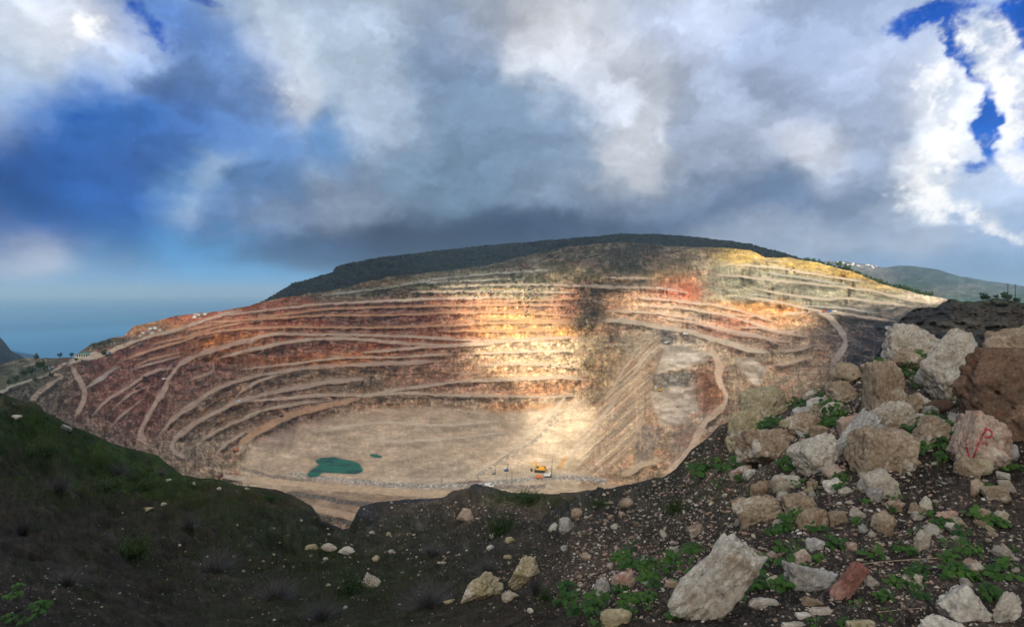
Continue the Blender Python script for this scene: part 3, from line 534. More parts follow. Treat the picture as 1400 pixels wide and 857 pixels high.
# ---- hills ---------------------------------------------------------------
def hill(name, xr, step, crestpts, bottompts, d_top, d_bot, rows, colfn, mat, rough=.004, back=((60, -8), (300, -60), (900, -300)), cr_n=1.0, kind='structure'):
    xs = np.arange(xr[0], xr[1] + step, step); cr = pl(xs, crestpts) + cr_n * fbm(xs / 9, xs * 0, 51, 4); bt = np.maximum(pl(xs, bottompts), cr + 4)
    sh = Sheet(xs, cr, bt, rows); t = sh.t[None]; dt = (pl(xs, d_top) if isinstance(d_top, list) else np.full(xs.shape, d_top))[:, None]; db = (pl(xs, d_bot) if isinstance(d_bot, list) else np.full(xs.shape, d_bot))[:, None]
    sh.D = np.exp(np.log(dt) * (1 - t) + np.log(db) * t + rough * (fbm(sh.X / 14, sh.Y / 6, 52, 5) * 2 + ridge(sh.X / 7, sh.Y / 9, 53, 3))); C = colfn(sh.X, sh.Y); V = sh.verts(); V, C = with_back(V, C, back)
    o = link_mesh(name, np_mesh(name, V.reshape(-1, 3), grid_faces(V.shape[0], V.shape[1]), mat, True, C.reshape(-1, 3))); tag(o, kind=kind); return sh
HC = [(330,428),(355,415),(400,388),(440,376),(455,372),(460,364),(520,352),(580,345),(640,338),(720,331),(780,326),(850,320),(900,320),(960,325),(1020,333),(1060,343),(1090,352),(1120,366),(1140,380),(1160,400)]
def c_forest(x, y): return np.array((.010, .014, .012)) * np.exp(.5 * fbm(x / 8, y / 4, 60, 5))[..., None]
forest_hill = hill('wooded_hill', (330, 1165), 2.0, HC, [(330, 440), (400, 415), (700, 372), (900, 350), (1000, 352), (1100, 372), (1165, 410)], [(330, 1900), (900, 2300), (1165, 1500)], [(330, 1500), (900, 1750), (1165, 1300)], 50, c_forest, MT['hill'], .01)
def c_far(x, y):
    C = blobcol(x + 12 * fbm(x / 20, y / 8, 61, 3), y + 4 * fbm(x / 22, y / 7, 62, 3), [(1150,365,50,7,(.26,.24,.20)),(1200,375,30,8,(.30,.26,.19)),(1180,385,50,8,(.10,.12,.08)),(1240,372,40,8,(.05,.08,.06)),(1250,390,40,8,(.05,.12,.07)),(1310,385,50,8,(.10,.14,.12)),(1300,400,60,8,(.24,.22,.17)),(1350,400,60,10,(.09,.15,.10)),(1400,395,60,6,(.14,.16,.13)),(1340,410,70,6,(.09,.17,.11)),(1320,393,14,3,(.42,.38,.32)),(1218,383,10,3,(.5,.45,.35))])
    return C * np.array((.50, .50, .55)) * np.exp(.8 * fbm(x / 9, y / 2.2, 63, 5) + .5 * fbm(x / 2.5, y / 1.5, 64, 3))[..., None]
far_hill = hill('far_hills', (1060, 1750), 2.0, [(1060,366),(1100,360),(1130,357),(1160,358),(1195,363),(1210,366),(1230,363),(1250,364),(1280,368),(1310,377),(1350,384),(1400,391),(1500,399),(1750,404)], [(1060, 440), (1750, 440)], 5200, 1700, 70, c_far, MT['hill'], .02, cr_n=.6)
def c_head(x, y): return np.array((.035, .045, .042)) * np.exp(.6 * fbm(x / 7, y / 5, 66, 5))[..., None]
headland = hill('headland', (-320, 70), 2.0, [(-320,430),(-100,442),(-20,455),(0,461),(8,470),(14,478),(24,484),(34,490),(60,500),(70,505)], [(-320, 540), (70, 540)], 2300, 1000, 40, c_head, MT['hill'], .01)
def c_spoil(x, y):
    C = blobcol(x + 8 * fbm(x / 16, y / 8, 67, 3), y, [(1230,450,30,20,(.035,.034,.038)),(1280,430,30,10,(.04,.038,.036)),(1300,445,50,8,(.10,.085,.06)),(1340,430,50,12,(.07,.06,.045)),(1390,440,40,20,(.075,.06,.045)),(1300,470,60,14,(.035,.033,.034)),(1370,412,40,5,(.05,.06,.035))])
    return C * np.exp(.7 * fbm(x / 6, y / 3, 68, 5))[..., None]
spoil = hill('spoil_hill', (1188, 1700), 1.5, [(1188,502),(1205,474),(1219,449),(1234,434),(1250,422),(1265,420),(1280,420),(1290,413),(1299,408),(1318,412),(1336,412),(1357,408),(1378,410),(1400,414),(1500,405),(1700,400)], [(1188, 510), (1210, 530), (1700, 530)], [(1188, 300), (1250, 330), (1400, 300), (1700, 280)], [(1188, 270), (1250, 170), (1700, 150)], 110, c_spoil, MT['hill'], .02, back=((10, -4), (60, -40), (160, -120)), cr_n=1.6)

# ---- near ground ----------------------------------------------------------
xf = np.arange(-250, 1651, 2.0); cf = pl(xf, FG) + 1.6 * fbm(xf / 16, xf * 0, 71, 4) + .8 * fbm(xf / 4, xf * 0, 72, 3)
near = Sheet(xf, cf, np.full(xf.shape, 1150.0), 380, 1.15)
cs_ = box(box(box(cf, 14, 0), 14, 0), 10, 0); tt = near.t[None]
near.Y = cs_[:, None] + (1150 - cs_)[:, None] * tt + (cf - cs_)[:, None] * (1 - tt) ** 14; near.Y = np.maximum.accumulate(near.Y + np.arange(380)[None] * 1e-4, 1); X, Y = near.X, near.Y
fctrl = [(0,536,112),(100,583,122),(215,630,130),(330,663,150),(430,700,115),(476,724,88),(492,694,112),(560,684,145),(640,670,150),(740,674,110),(830,668,72),(905,652,42),(945,615,30),(990,576,22),(1060,560,18),(1130,526,17),(1190,499,17),(1300,474,17),(1400,455,16),
 (0,700,40),(0,800,12),(0,857,6),(200,720,55),(200,800,22),(200,857,11),(350,720,60),(350,800,27),(350,857,11),(480,760,50),(500,800,27),(500,857,10),(640,720,75),(650,780,24),(650,857,7),(760,720,35),(760,780,10),(760,857,4.5),(860,700,22),(860,760,9),(860,857,3.8),
 (950,650,18),(950,700,10.5),(950,800,4.6),(950,857,3.5),(1050,600,13.5),(1050,680,8.2),(1050,760,5.2),(1050,857,3.4),(1200,530,14),(1200,600,9.5),(1200,700,6.2),(1200,857,3.3),(1350,520,11.5),(1350,600,8.5),(1350,700,6),(1350,857,3.3),(200,1000,4),(700,1000,2.9),(1200,1000,2.35),(-200,857,6),(-200,600,60),(1600,857,3.2),(1600,600,8),(700,1150,2.1),(1300,1150,1.9),(100,1150,2.6)]
Lf = tps(fctrl)(X, Y)
gd = np.maximum(-np.diff(Lf, axis=1) / np.diff(Y, axis=1), 6e-4); st_ = gd * np.diff(Y, axis=1)
Lr = np.concatenate([np.cumsum(st_[:, ::-1], 1)[:, ::-1], np.zeros((len(xf), 1))], 1); Lf = Lf[:, -1:] + Lr; D0 = np.exp(Lf); near.D = D0
V = near.verts(); lw = np.log(D0); un = (X - CX) / F
amp = D0 * np.clip(.35 + (D0 / 60), 0, 1)
mound = sstep(60, 10, np.abs(X - 560)) * sstep(760, 690, Y)
bump = fbm(un * 9, lw * 6, 81, 6, .55) * .042 + ridge(un * 30, lw * 14, 82, 5) * .014 + fbm(un * 90, lw * 34, 83, 5, .6) * .0085
fade = sstep(0, 22, Y - Y[:, :1])                       # the crest keeps its outline
V[..., 2] += amp * bump * fade
near.Z = V[..., 2]
near.P = HY - near.Z / near.D * F                        # where each row of the rough ground is really seen
near.Pm = np.minimum.accumulate(near.P[:, ::-1], 1)[:, ::-1]
def near_at(x, y, up=0.0):
    i = int(np.clip(round((x - xf[0]) / 2.0), 0, len(xf) - 1)); y = max(y, near.Pm[i, 0] + .5); r = float(np.interp(y, near.Pm[i], np.arange(near.Pm.shape[1])))
    d = float(np.interp(r, np.arange(near.Pm.shape[1]), near.D[i])); return Vector(((x - CX) / F * d, d, (HY - y) / F * d + up))
wx = X + 22 * fbm(X / 60, Y / 30, 84, 4); wy = Y + 14 * fbm(X / 50, Y / 26, 85, 4)
SOIL=(.027,.023,.019); SOILB=(.045,.035,.027); GR=(.018,.036,.010); GV=(.10,.075,.055)
C = blobcol(wx, wy, [(40,600,60,25,GR),(160,650,60,18,(.028,.05,.012)),(260,665,50,12,(.026,.045,.012)),(60,570,60,10,(.045,.04,.025)),(30,660,60,30,(.026,.022,.019)),(120,730,80,30,SOIL),(300,690,50,16,(.035,.03,.018)),(370,690,50,16,(.04,.03,.016)),(380,740,60,30,(.020,.024,.015)),(250,780,100,40,SOIL),(60,800,60,30,SOIL),
 (430,710,20,20,(.022,.022,.026)),(500,700,20,18,(.03,.03,.034)),(590,680,50,6,(.03,.036,.045)),(600,700,60,10,(.08,.06,.045)),(700,690,50,8,(.15,.115,.075)),(715,680,25,5,GR),(640,735,70,14,(.05,.047,.04)),(520,740,50,14,(.055,.05,.038)),(450,800,80,40,(.022,.024,.016)),(600,790,80,30,(.028,.027,.02)),(700,830,60,20,(.035,.028,.022)),
 (800,720,50,20,(.055,.052,.045)),(800,770,50,30,GV),(740,770,30,20,(.05,.042,.034)),(900,660,30,14,(.045,.045,.035)),(940,620,24,20,(.04,.042,.03)),(1000,640,30,30,GV),(1100,560,50,30,(.075,.055,.042)),(1200,520,60,30,(.08,.058,.045)),(900,800,50,40,SOILB),(1100,750,100,50,(.05,.04,.033)),(1280,760,100,60,(.055,.043,.035)),(1200,640,80,40,(.045,.037,.03)),(1350,560,60,50,(.04,.033,.027)),(1050,840,100,30,(.04,.034,.03)),(100,1050,200,100,SOIL),(900,1050,300,100,SOILB)])
n1 = fbm(un * 26, lw * 18, 86, 6, .6); n2 = fbm(un * 130, lw * 60, 87, 4, .6)
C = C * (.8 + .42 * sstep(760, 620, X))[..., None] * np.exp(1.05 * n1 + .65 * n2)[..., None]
br = sstep(.1, .5, fbm(un * 20, lw * 16, 90, 5)); C = C * (1 - .4 * br[..., None]) + .4 * br[..., None] * np.array((.055, .042, .03)); gr = sstep(.1, .5, fbm(un * 14, lw * 10, 88, 5)) * sstep(900, 700, X); C = C * (1 - .45 * gr[..., None]) + .45 * gr[..., None] * np.array((.02, .034, .012))
st = sstep(.34, .55, fbm(un * 230, lw * 95, 89, 2)); C = C * (1 - .55 * st[..., None]) + .55 * st[..., None] * np.array((.16, .135, .11)) * (.35 + .65 * sstep(600, 900, X))[..., None]
Vb, Cb = with_back(V, C, [(.6, -.2), (3, -1.8), (12, -9), (40, -40)])
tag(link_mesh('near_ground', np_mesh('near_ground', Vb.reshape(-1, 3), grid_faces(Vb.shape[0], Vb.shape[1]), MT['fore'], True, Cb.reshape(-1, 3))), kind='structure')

# ---- unseen cloud deck behind the viewpoint, shaped to shade all but the lit patches ---------
LIT = [(720,470,88,80,1),(690,400,130,16,.9),(705,425,90,34,1),(765,590,52,75,.95),(700,642,80,16,.9),(775,640,30,20,.9),(1010,410,150,48,1),(1090,375,140,36,1),(1200,400,130,30,1),(940,370,50,34,.9),(1070,432,80,26,1),(880,425,60,18,.5),(870,382,60,5,.6),(240,438,90,12,.5),(140,480,50,16,.35),(330,455,50,14,.25),(760,372,40,14,.5),(880,600,80,70,.38),(950,510,110,60,.36),(1080,500,50,50,.3),(600,640,120,30,.12)]
DARK = [(808,425,24,42,1),(862,355,92,24,1),(790,350,70,16,.9),(870,388,40,8,.5)]
def lit_of(x, y):
    x = x + 16 * fbm(x / 40, y / 25, 91, 3); y2 = y + 9 * fbm(x / 36, y / 22, 92, 3)
    v = np.zeros(x.shape)
    for (a, b, rx, ry, k) in LIT: v = np.maximum(v, k * sstep(1.16, .86, np.sqrt(((x - a) / rx) ** 2 + ((y2 - b) / ry) ** 2)))
    for (a, b, rx, ry, k) in DARK: v = v * (1 - k * sstep(1.3, .8, np.sqrt(((x - a) / rx) ** 2 + ((y2 - b) / ry) ** 2)))
    return v
H = 1500.0; cell = 14.0
PX, PY, PW = [], [], []
for sh, lit in ((pit, True), (near, False), (forest_hill, False), (spoil, False)):
    W = sh.verts(); x = sh.X; y = sh.Y; sel = (slice(None, None, 1), slice(None, None, 1)); W = W[sel]; v = lit_of(x[sel], y[sel]) if lit else np.zeros(x[sel].shape)
    k = (H - W[..., 2]) / -SD.z; PX.append((W[..., 0] - SD.x * k).ravel()); PY.append((W[..., 1] - SD.y * k).ravel()); PW.append(v.ravel())
PX = np.concatenate(PX); PY = np.concatenate(PY); PW = np.concatenate(PW)
ox = -SD.x * H / -SD.z; oy = -SD.y * H / -SD.z
gx0, gx1, gy0, gy1 = ox - 1500, ox + 1350, oy - 350, oy + 2700
nxg = int((gx1 - gx0) / cell); nyg = int((gy1 - gy0) / cell)
ix = ((PX - gx0) / cell).astype(int); iy = ((PY - gy0) / cell).astype(int); ok = (ix >= 0) & (ix < nxg) & (iy >= 0) & (iy < nyg)
num = np.zeros((nxg, nyg)); cnt = np.zeros((nxg, nyg)); np.add.at(num, (ix[ok], iy[ok]), PW[ok]); np.add.at(cnt, (ix[ok], iy[ok]), 1)
for it in range(4):                                     # close the cells no ray of ours went through
    miss = cnt == 0; a = box(box(num / np.maximum(cnt, 1) * (cnt > 0), 2, 0), 2, 1); b = box(box((cnt > 0).astype(float), 2, 0), 2, 1); fillm = miss & (b > 0)
    num = np.where(fillm, a / np.maximum(b, 1e-9), num); cnt = np.where(fillm, 1, cnt)
lit = num / np.maximum(cnt, 1); lit = box(box(lit, 1, 0), 1, 1)
gxx, gyy = np.meshgrid(np.arange(nxg) * cell + gx0, np.arange(nyg) * cell + gy0, indexing='ij')
edge = np.minimum.reduce([gxx - gx0, gx1 - gxx, gyy - gy0, gy1 - gyy]); edge = sstep(0, 120, edge)
LEAK = .13
Tm = LEAK + (1 - LEAK) * lit; dens = (1 - np.sqrt(np.clip(Tm, 0, 1))) * edge
thick = dens * (90 + 60 * fbm(gxx / 300, gyy / 300, 95, 4))
top = np.stack([gxx, gyy, H + thick + 1], -1).reshape(-1, 3); botm = np.stack([gxx, gyy, H - thick * .3 - 1], -1).reshape(-1, 3)
ft_ = grid_faces(nxg, nyg); fb_ = ft_[:, ::-1] + len(top); keep = (dens.reshape(-1)[ft_].max(1) > .004)
m, t = new_mat('shade_cloud'); k = NT(t); at = k.n('ShaderNodeAttribute', attribute_name='col'); sx = k.n('ShaderNodeSeparateColor'); t.links.new(at.outputs['Color'], sx.inputs[0])
d = k.n('ShaderNodeBsdfDiffuse'); d.inputs[0].default_value = (.9, .9, .9, 1); tl = k.n('ShaderNodeBsdfTranslucent'); tl.inputs[0].default_value = (.9, .9, .9, 1); tp = k.n('ShaderNodeBsdfTransparent')
m1 = k.n('ShaderNodeMixShader'); m1.inputs[0].default_value = .5; t.links.new(d.outputs[0], m1.inputs[1]); t.links.new(tl.outputs[0], m1.inputs[2])
m2 = k.n('ShaderNodeMixShader'); t.links.new(sx.outputs[0], m2.inputs[0]); t.links.new(tp.outputs[0], m2.inputs[1]); t.links.new(m1.outputs[0], m2.inputs[2]); oo = k.n('ShaderNodeOutputMaterial'); t.links.new(m2.outputs[0], oo.inputs[0])
dd = np.repeat(np.concatenate([dens.reshape(-1)] * 2)[:, None], 3, 1)
tag(link_mesh('shade_cloud', np_mesh('shade_cloud', np.concatenate([top, botm]), np.concatenate([ft_[keep], fb_[keep]]), m, True, dd)), kind='structure')
# ================================================================== THINGS
from mathutils.noise import fractal, noise as pnoise
from mathutils.bvhtree import BVHTree
def stone_mat(name, a, b, c, vein=(.62, .55, .46)):
    m, t = new_mat(name); k = NT(t); tcn = k.n('ShaderNodeTexCoord').outputs['Object']; oi = k.n('ShaderNodeObjectInfo').outputs['Random']
    mp = k.n('ShaderNodeMapping'); t.links.new(tcn, mp.inputs[0]); cx = k.n('ShaderNodeCombineXYZ'); k.set(cx.inputs[0], k.math('MULTIPLY', oi, 37.0)); k.set(cx.inputs[1], k.math('MULTIPLY', oi, 11.0)); t.links.new(cx.outputs[0], mp.inputs[1]); v = mp.outputs[0]
    n1 = k.noise(v, 2.2, 6, .62, .4); n2 = k.noise(v, 7, 6, .65, .3); n3 = k.noise(v, 26, 6, .7); n4 = k.noise(v, 1.4, 5, .6, 1.2)
    x = k.mix(k.rng(n1, .42, .60), a, b); x = k.mix(k.rng(n2, .54, .66, 0, .8), x, c); x = k.mix(k.rng(n4, .56, .62, 0, .7), x, vein)
    x = k.scale(x, k.math('POWER', 2.0, k.rng(n3, .3, .7, -.75, .6))); x = k.mix(k.rng(k.noise(v, 15, 5, .7), .60, .68, 0, .75), x, (.07, .055, .045))
    h = k.math('ADD', k.math('MULTIPLY', n2, .7), k.math('MULTIPLY', n3, .5)); k.bsdf(x, .93, h, .85, .035, .12); return m
SM = dict(pale=stone_mat('pale_limestone', (.44,.37,.29), (.52,.47,.40), (.30,.22,.15)), tan=stone_mat('tan_limestone', (.30,.22,.15), (.40,.31,.22), (.20,.12,.08)), cream=stone_mat('cream_limestone', (.46,.38,.26), (.36,.30,.17), (.30,.25,.13)),
  pink=stone_mat('pinkish_limestone', (.42,.29,.22), (.50,.40,.32), (.32,.13,.09)), red=stone_mat('red_rock', (.25,.105,.08), (.34,.18,.14), (.18,.08,.06), (.48,.28,.22)), grey=stone_mat('grey_limestone', (.36,.33,.30), (.46,.44,.41), (.20,.18,.16)),
  brown=stone_mat('brown_rock', (.13,.085,.058), (.21,.13,.09), (.17,.06,.04), (.36,.24,.17)), white=stone_mat('white_limestone', (.58,.53,.46), (.50,.44,.37), (.36,.30,.24), (.64,.60,.54)))
def rock_mesh(seed, dims, sub=4, facets=16, rough=.10, boxy=False):
    rg = random.Random(seed); bm = bmesh.new(); bmesh.ops.create_icosphere(bm, subdivisions=sub, radius=1)
    pl_ = []
    for i in range(facets):
        v = Vector((rg.gauss(0, 1), rg.gauss(0, 1), rg.gauss(0, 1))).normalized(); pl_.append((v, rg.uniform(.55, .95)))
    if boxy:
        pl_ = [(Vector([s_ if a_ == i_ else rg.uniform(-.16, .16) for a_ in range(3)]).normalized(), rg.uniform(.60, .70)) for i_ in range(3) for s_ in (-1, 1)] + [(Vector((rg.choice((-1, 1)), rg.choice((-1, 1)) * rg.uniform(.3, 1), rg.choice((-1, 1)))).normalized(), rg.uniform(.86, .98)) for _ in range(5)]
    off = Vector((rg.uniform(0, 99), rg.uniform(0, 99), rg.uniform(0, 99)))
    for v in bm.verts:
        n = v.co.normalized(); r = 1.15
        for (p, d) in pl_:
            q = n.dot(p)
            if q > .12: r = min(r, d / q)
        cr_ = pnoise(n * 2.1 + off * 2); c2 = pnoise(n * 4.7 + off * 3)
        r *= 1 + rough * (fractal(n * 1.4 + off, 1.0, 2.0, 3) * 1.0) + rough * .5 * fractal(n * 5 + off, .7, 2.1, 5) - rough * 1.1 * max(0, 1 - abs(cr_) / .07) - rough * .7 * max(0, 1 - abs(c2) / .10) + rough * .35 * (math.floor((n.dot(pl_[0][0]) * r + cr_ * .2) * 5) % 2)
        v.co = n * r
    mn = [min(v.co[i] for v in bm.verts) for i in range(3)]; mx = [max(v.co[i] for v in bm.verts) for i in range(3)]
    for v in bm.verts: v.co = Vector(((v.co[i] - (mn[i] + mx[i]) / 2) / (mx[i] - mn[i]) * dims[i]) for i in range(3))
    me = bpy.data.meshes.new('boulder'); bm.to_mesh(me); bm.free()
    for p in me.polygons: p.use_smooth = True
    return me
ROCKS = [ # cx, cy, w, h, tilt, tone, name, label
 (1249,471,84,58,4,'pale','boulder','pale jagged boulder with a pointed top on the crest beside the black spoil slope'),
 (1239,494,31,36,10,'tan','boulder','small rounded tan stone leaning on the jagged crest boulder'),
 (1300,508,76,112,-24,'pale','boulder','large whitish boulder leaning left against the dark red brown one'),
 (1385,552,150,150,-18,'brown','boulder','huge dark red brown boulder at the right edge of the rock pile'),
 (1398,480,82,84,-14,'tan','boulder','craggy tan boulder on top of the pile at the far right'),
 (1360,467,15,18,0,'grey','stone','small grey stone wedged between the two highest right boulders'),
 (1206,537,42,86,4,'tan','boulder','tall upright brown and tan boulder left of the big whitish one'),
 (1221,572,52,38,28,'pale','boulder','whitish cracked boulder at the foot of the tall upright one'),
 (1339,608,72,92,6,'pink','boulder','pinkish boulder marked with red painted strokes'),
 (1206,622,76,68,-6,'tan','boulder','blocky golden tan boulder with a hollowed face below the cracked one'),
 (1171,602,32,84,-38,'grey','boulder','slender grey slab leaning between two boulders'),
 (1272,593,34,46,-30,'tan','stone','tan wedge shaped stone among leaves left of the painted boulder'),
 (1255,554,24,30,-35,'tan','stone','narrow tan stone above the wedge shaped one'),
 (1283,558,40,20,22,'brown','stone','flat brown stone under the big whitish boulder'),
 (1379,622,22,32,0,'grey','stone','grey stone just right of the painted boulder'),
 (1257,571,17,12,0,'white','stone','small white stone above the wedge shaped tan one'),
 (1043,556,60,52,24,'cream','boulder','cream boulder with yellow lichen highest on the left of the slope'),
 (1016,590,48,68,-34,'cream','boulder','cream boulder sloping down to the left at the edge of the drop'),
 (1052,613,84,58,10,'tan','boulder','broad layered tan boulder with a dark overhang on its right'),
 (1089,618,26,16,-8,'tan','stone','small tan block under the overhang of the layered boulder'),
 (1117,625,62,60,18,'pale','boulder','pale pointed boulder right of the layered one'),
 (1098,583,44,38,6,'tan','boulder','rounded tan boulder with a dark hole behind the pointed one'),
 (1119,593,24,22,0,'tan','stone','tan stone between the rounded boulder and the grey slab'),
 (1155,513,38,36,-12,'tan','boulder','tan boulder on the crest beside the dark haul road bend'),
 (1147,538,34,44,20,'tan','boulder','brownish boulder just below the tan crest boulder'),
 (1163,583,32,30,12,'pink','stone','light pinkish stone left of the upper end of the grey slab'),
 (1137,559,34,16,24,'pale','stone','flat pale stone lying in leaves in the middle of the slope'),
 (1111,540,24,12,24,'pale','stone','flat pale stone at the brink of the pit'),
 (1013,648,34,22,14,'pink','stone','pinkish orange stone left below the layered boulder'),
 (1074,662,42,28,4,'pale','boulder','pale rounded stone below the layered boulder'),
 (1043,670,40,30,0,'tan','boulder','tan rounded boulder beside the pale rounded stone'),
 (1036,700,66,40,10,'tan','boulder','large flat tan boulder above the long cream slab'),
 (978,797,62,140,-40,'pale','boulder','long cream slab lying tilted at the bottom of the slope'),
 (853,796,34,26,18,'pink','stone','pinkish cream stone among leaves left of the long cream slab'),
 (823,804,22,26,10,'grey','stone','pointed grey stone left of the pinkish cream one'),
 (842,848,42,26,0,'cream','stone','cream stone cut by the bottom edge left of the long slab'),
 (918,799,17,13,0,'tan','stone','small tan stone just left of the long cream slab'),
 (1043,825,44,15,-4,'white','stone','flat bluish white stone right of the long cream slab'),
 (1057,797,20,20,30,'pale','stone','pale stone above the flat bluish white one'),
 (856,689,18,16,0,'tan','stone','tan stone on the dark slope below the road'),(788,703,16,17,0,'tan','stone','tan stone left on the bare dark slope'),(773,719,20,24,20,'grey','stone','grey upright stone left on the bare dark slope'),(835,708,11,9,0,'tan','stone','tiny tan stone under the tan one on the dark slope'),(772,750,12,8,-20,'grey','stone','small tilted grey stone low on the dark slope'),
 (1109,793,72,40,-8,'grey','boulder','greyish white banded block near the red slab'),
 (1161,797,24,62,-38,'red','stone','thin red slab lying tilted beside the banded block'),
 (1316,826,62,60,12,'white','boulder','white pyramid shaped boulder at the bottom right'),
 (1290,858,80,30,4,'white','boulder','low white boulder in front of the pyramid shaped one'),
 (1377,834,22,50,-32,'pale','stone','narrow pale stone tilted at the bottom right corner'),
 (1333,778,22,18,0,'pale','stone','small pale stone above the narrow tilted one'),
 (1248,796,30,26,34,'pale','stone','cracked pale stone left of the white pyramid'),
 (1096,764,22,18,20,'pink','stone','pinkish stone above the banded block'),
 (1199,666,42,38,16,'pale','boulder','pale block just below the golden tan boulder'),
 (1219,677,20,18,0,'pale','stone','small pale cube touching the pale block'),
 (1264,690,15,24,-10,'pale','stone','upright pale stone in the middle of the gravel'),
 (1206,717,22,32,-10,'tan','stone','upright tan stone below the pale block'),
 (1222,693,22,15,6,'tan','stone','flat tan stone under the small pale cube'),
 (1113,745,24,20,0,'grey','stone','round grey stone left of centre of the gravel'),
 (1303,722,22,14,-8,'pale','stone','flat pale stone right of the gravel centre'),(1294,704,28,15,-6,'pink','stone','flat pinkish stone above the flat pale one'),(1366,708,20,22,0,'pale','stone','rounded pale stone at the right of the gravel'),
 (1347,702,18,13,10,'tan','stone','small tan stone beside the rounded pale one'),(1334,669,18,28,0,'tan','stone','upright tan stone under the painted boulder'),(1260,741,15,30,-24,'pale','stone','long pale stone standing tilted in the gravel'),(1257,728,18,14,0,'tan','stone','orange tan stone touching the tilted pale one'),
 (1164,747,14,13,0,'pink','stone','small reddish stone above the red slab'),(1122,836,28,10,0,'pale','stone','flat pale stone under the banded block'),(1098,842,20,9,0,'white','stone','small flat white stone under the banded block'),(1110,824,26,14,-20,'tan','stone','tan stone just below the banded block'),
 (1176,855,40,14,0,'cream','stone','cream stone cut by the bottom edge under the red slab'),(1086,856,34,10,0,'pale','stone','pale stone cut by the bottom edge right of the long slab'),
 (1092,690,40,26,10,'tan','stone','tan boulder left of the pale block in the gravel'),(1140,665,26,24,-10,'pale','stone','pale stone between the pointed and the golden boulder'),(1112,712,44,30,30,'tan','boulder','slanting tan boulder below the rounded pale stone'),
 (638,705,27,19,-6,'pink','boulder','pinkish boulder alone on the dark mound above the ravine'),
 (655,808,62,36,26,'cream','boulder','long lichen covered cream boulder in the dry grass'),
 (716,786,48,36,34,'cream','boulder','jagged cream rock rising right of the lichen covered one'),
 (698,815,24,14,16,'pale','stone','pale stone between the lichen covered and jagged rocks'),
 (615,822,19,7,0,'cream','stone','small flat cream stone left of the lichen covered boulder'),
 (508,796,25,17,-26,'pale','boulder','pale wedge shaped rock beside the green bush'),
 (449,748,26,11,-4,'pale','stone','pale rock second in the row left of the ravine floor'),
 (474,753,24,11,6,'white','stone','whitest rock at the right end of the row left of the ravine floor'),
 (427,748,20,9,-10,'cream','stone','yellowish rock at the left end of the row left of the ravine floor'),
 (674,732,11,8,24,'white','stone','small white stone below the dark mound'),(697,738,14,10,0,'cream','stone','small cream stone right of the white one below the mound'),(670,749,11,8,0,'white','stone','rounded white stone under the other white one below the mound'),
 (694,761,12,7,0,'cream','stone','cream stone lowest of the group below the mound'),(514,764,11,9,0,'cream','stone','cream stone on the ravine floor'),(535,754,9,6,0,'white','stone','little white stone on the ravine floor'),(604,770,14,5,0,'pale','stone','flat pale stone right on the ravine floor'),
 (725,835,9,8,0,'white','stone','small white stone at the bottom near the jagged rock'),(509,728,9,6,0,'pale','stone','pale stone on the near side of the mound'),(531,730,7,6,0,'cream','stone','cream stone next to the pale one on the mound'),
 (22,571,14,8,0,'white','stone','white rock cluster piece on the grassy left slope'),(91,585,15,6,-24,'grey','stone','grey slab high on the left slope'),(230,657,8,5,0,'white','stone','white stone at the top of the green slope'),(266,661,5,5,0,'white','stone','tiny white stone right of the top of the green slope'),(299,668,7,4,0,'white','stone','white stone near the ravine brink'),(338,668,8,4,0,'pale','stone','pale stone at the ravine brink'),
 (200,697,22,7,10,'cream','stone','yellowish flat outcrop in the middle of the left slope'),(224,689,9,5,0,'pale','stone','pale piece above the yellowish outcrop'),(246,745,4,4,0,'white','stone','tiny white stone low on the left slope'),(333,781,5,4,0,'white','stone','tiny white stone near the bottom of the left slope'),
]
painted = None
for i, (cx, cy, w, h, tilt, tone, nm, lab) in enumerate(ROCKS):
    yb = cy + h * .33; j = int((cx - xf[0]) / 2.0); yb = max(yb, near.Y[j, 0] + 2); d = near_at(cx, yb).y; d += .25 * min(w, h) * d / F
    W_, H_ = w * d / F, h * d / F; dims = (W_ * 1.04, min(W_, H_) * (.55 if 'slab' in lab else .9) + .12 * max(W_, H_), H_ * 1.06)
    sub = 5 if max(w, h) > 45 else (4 if max(w, h) > 18 else 3)
    bx_ = any(s_ in lab for s_ in ('slab', 'block', 'cube', 'wedge', 'tall')); me = rock_mesh(100 + i, dims, sub, 11 if w > 20 else 9, .13 if w > 20 else .09, bx_); me.materials.append(SM[tone])
    o = link_mesh(nm, me); o.location = ((cx - CX) / F * d, d, (HY - cy) / F * d); o.rotation_euler = (0, R(-tilt), 0); tag(o, lab, 'boulder' if nm == 'boulder' else 'stone')
    if 'painted' in lab and cx == 1339: painted = (o, me)
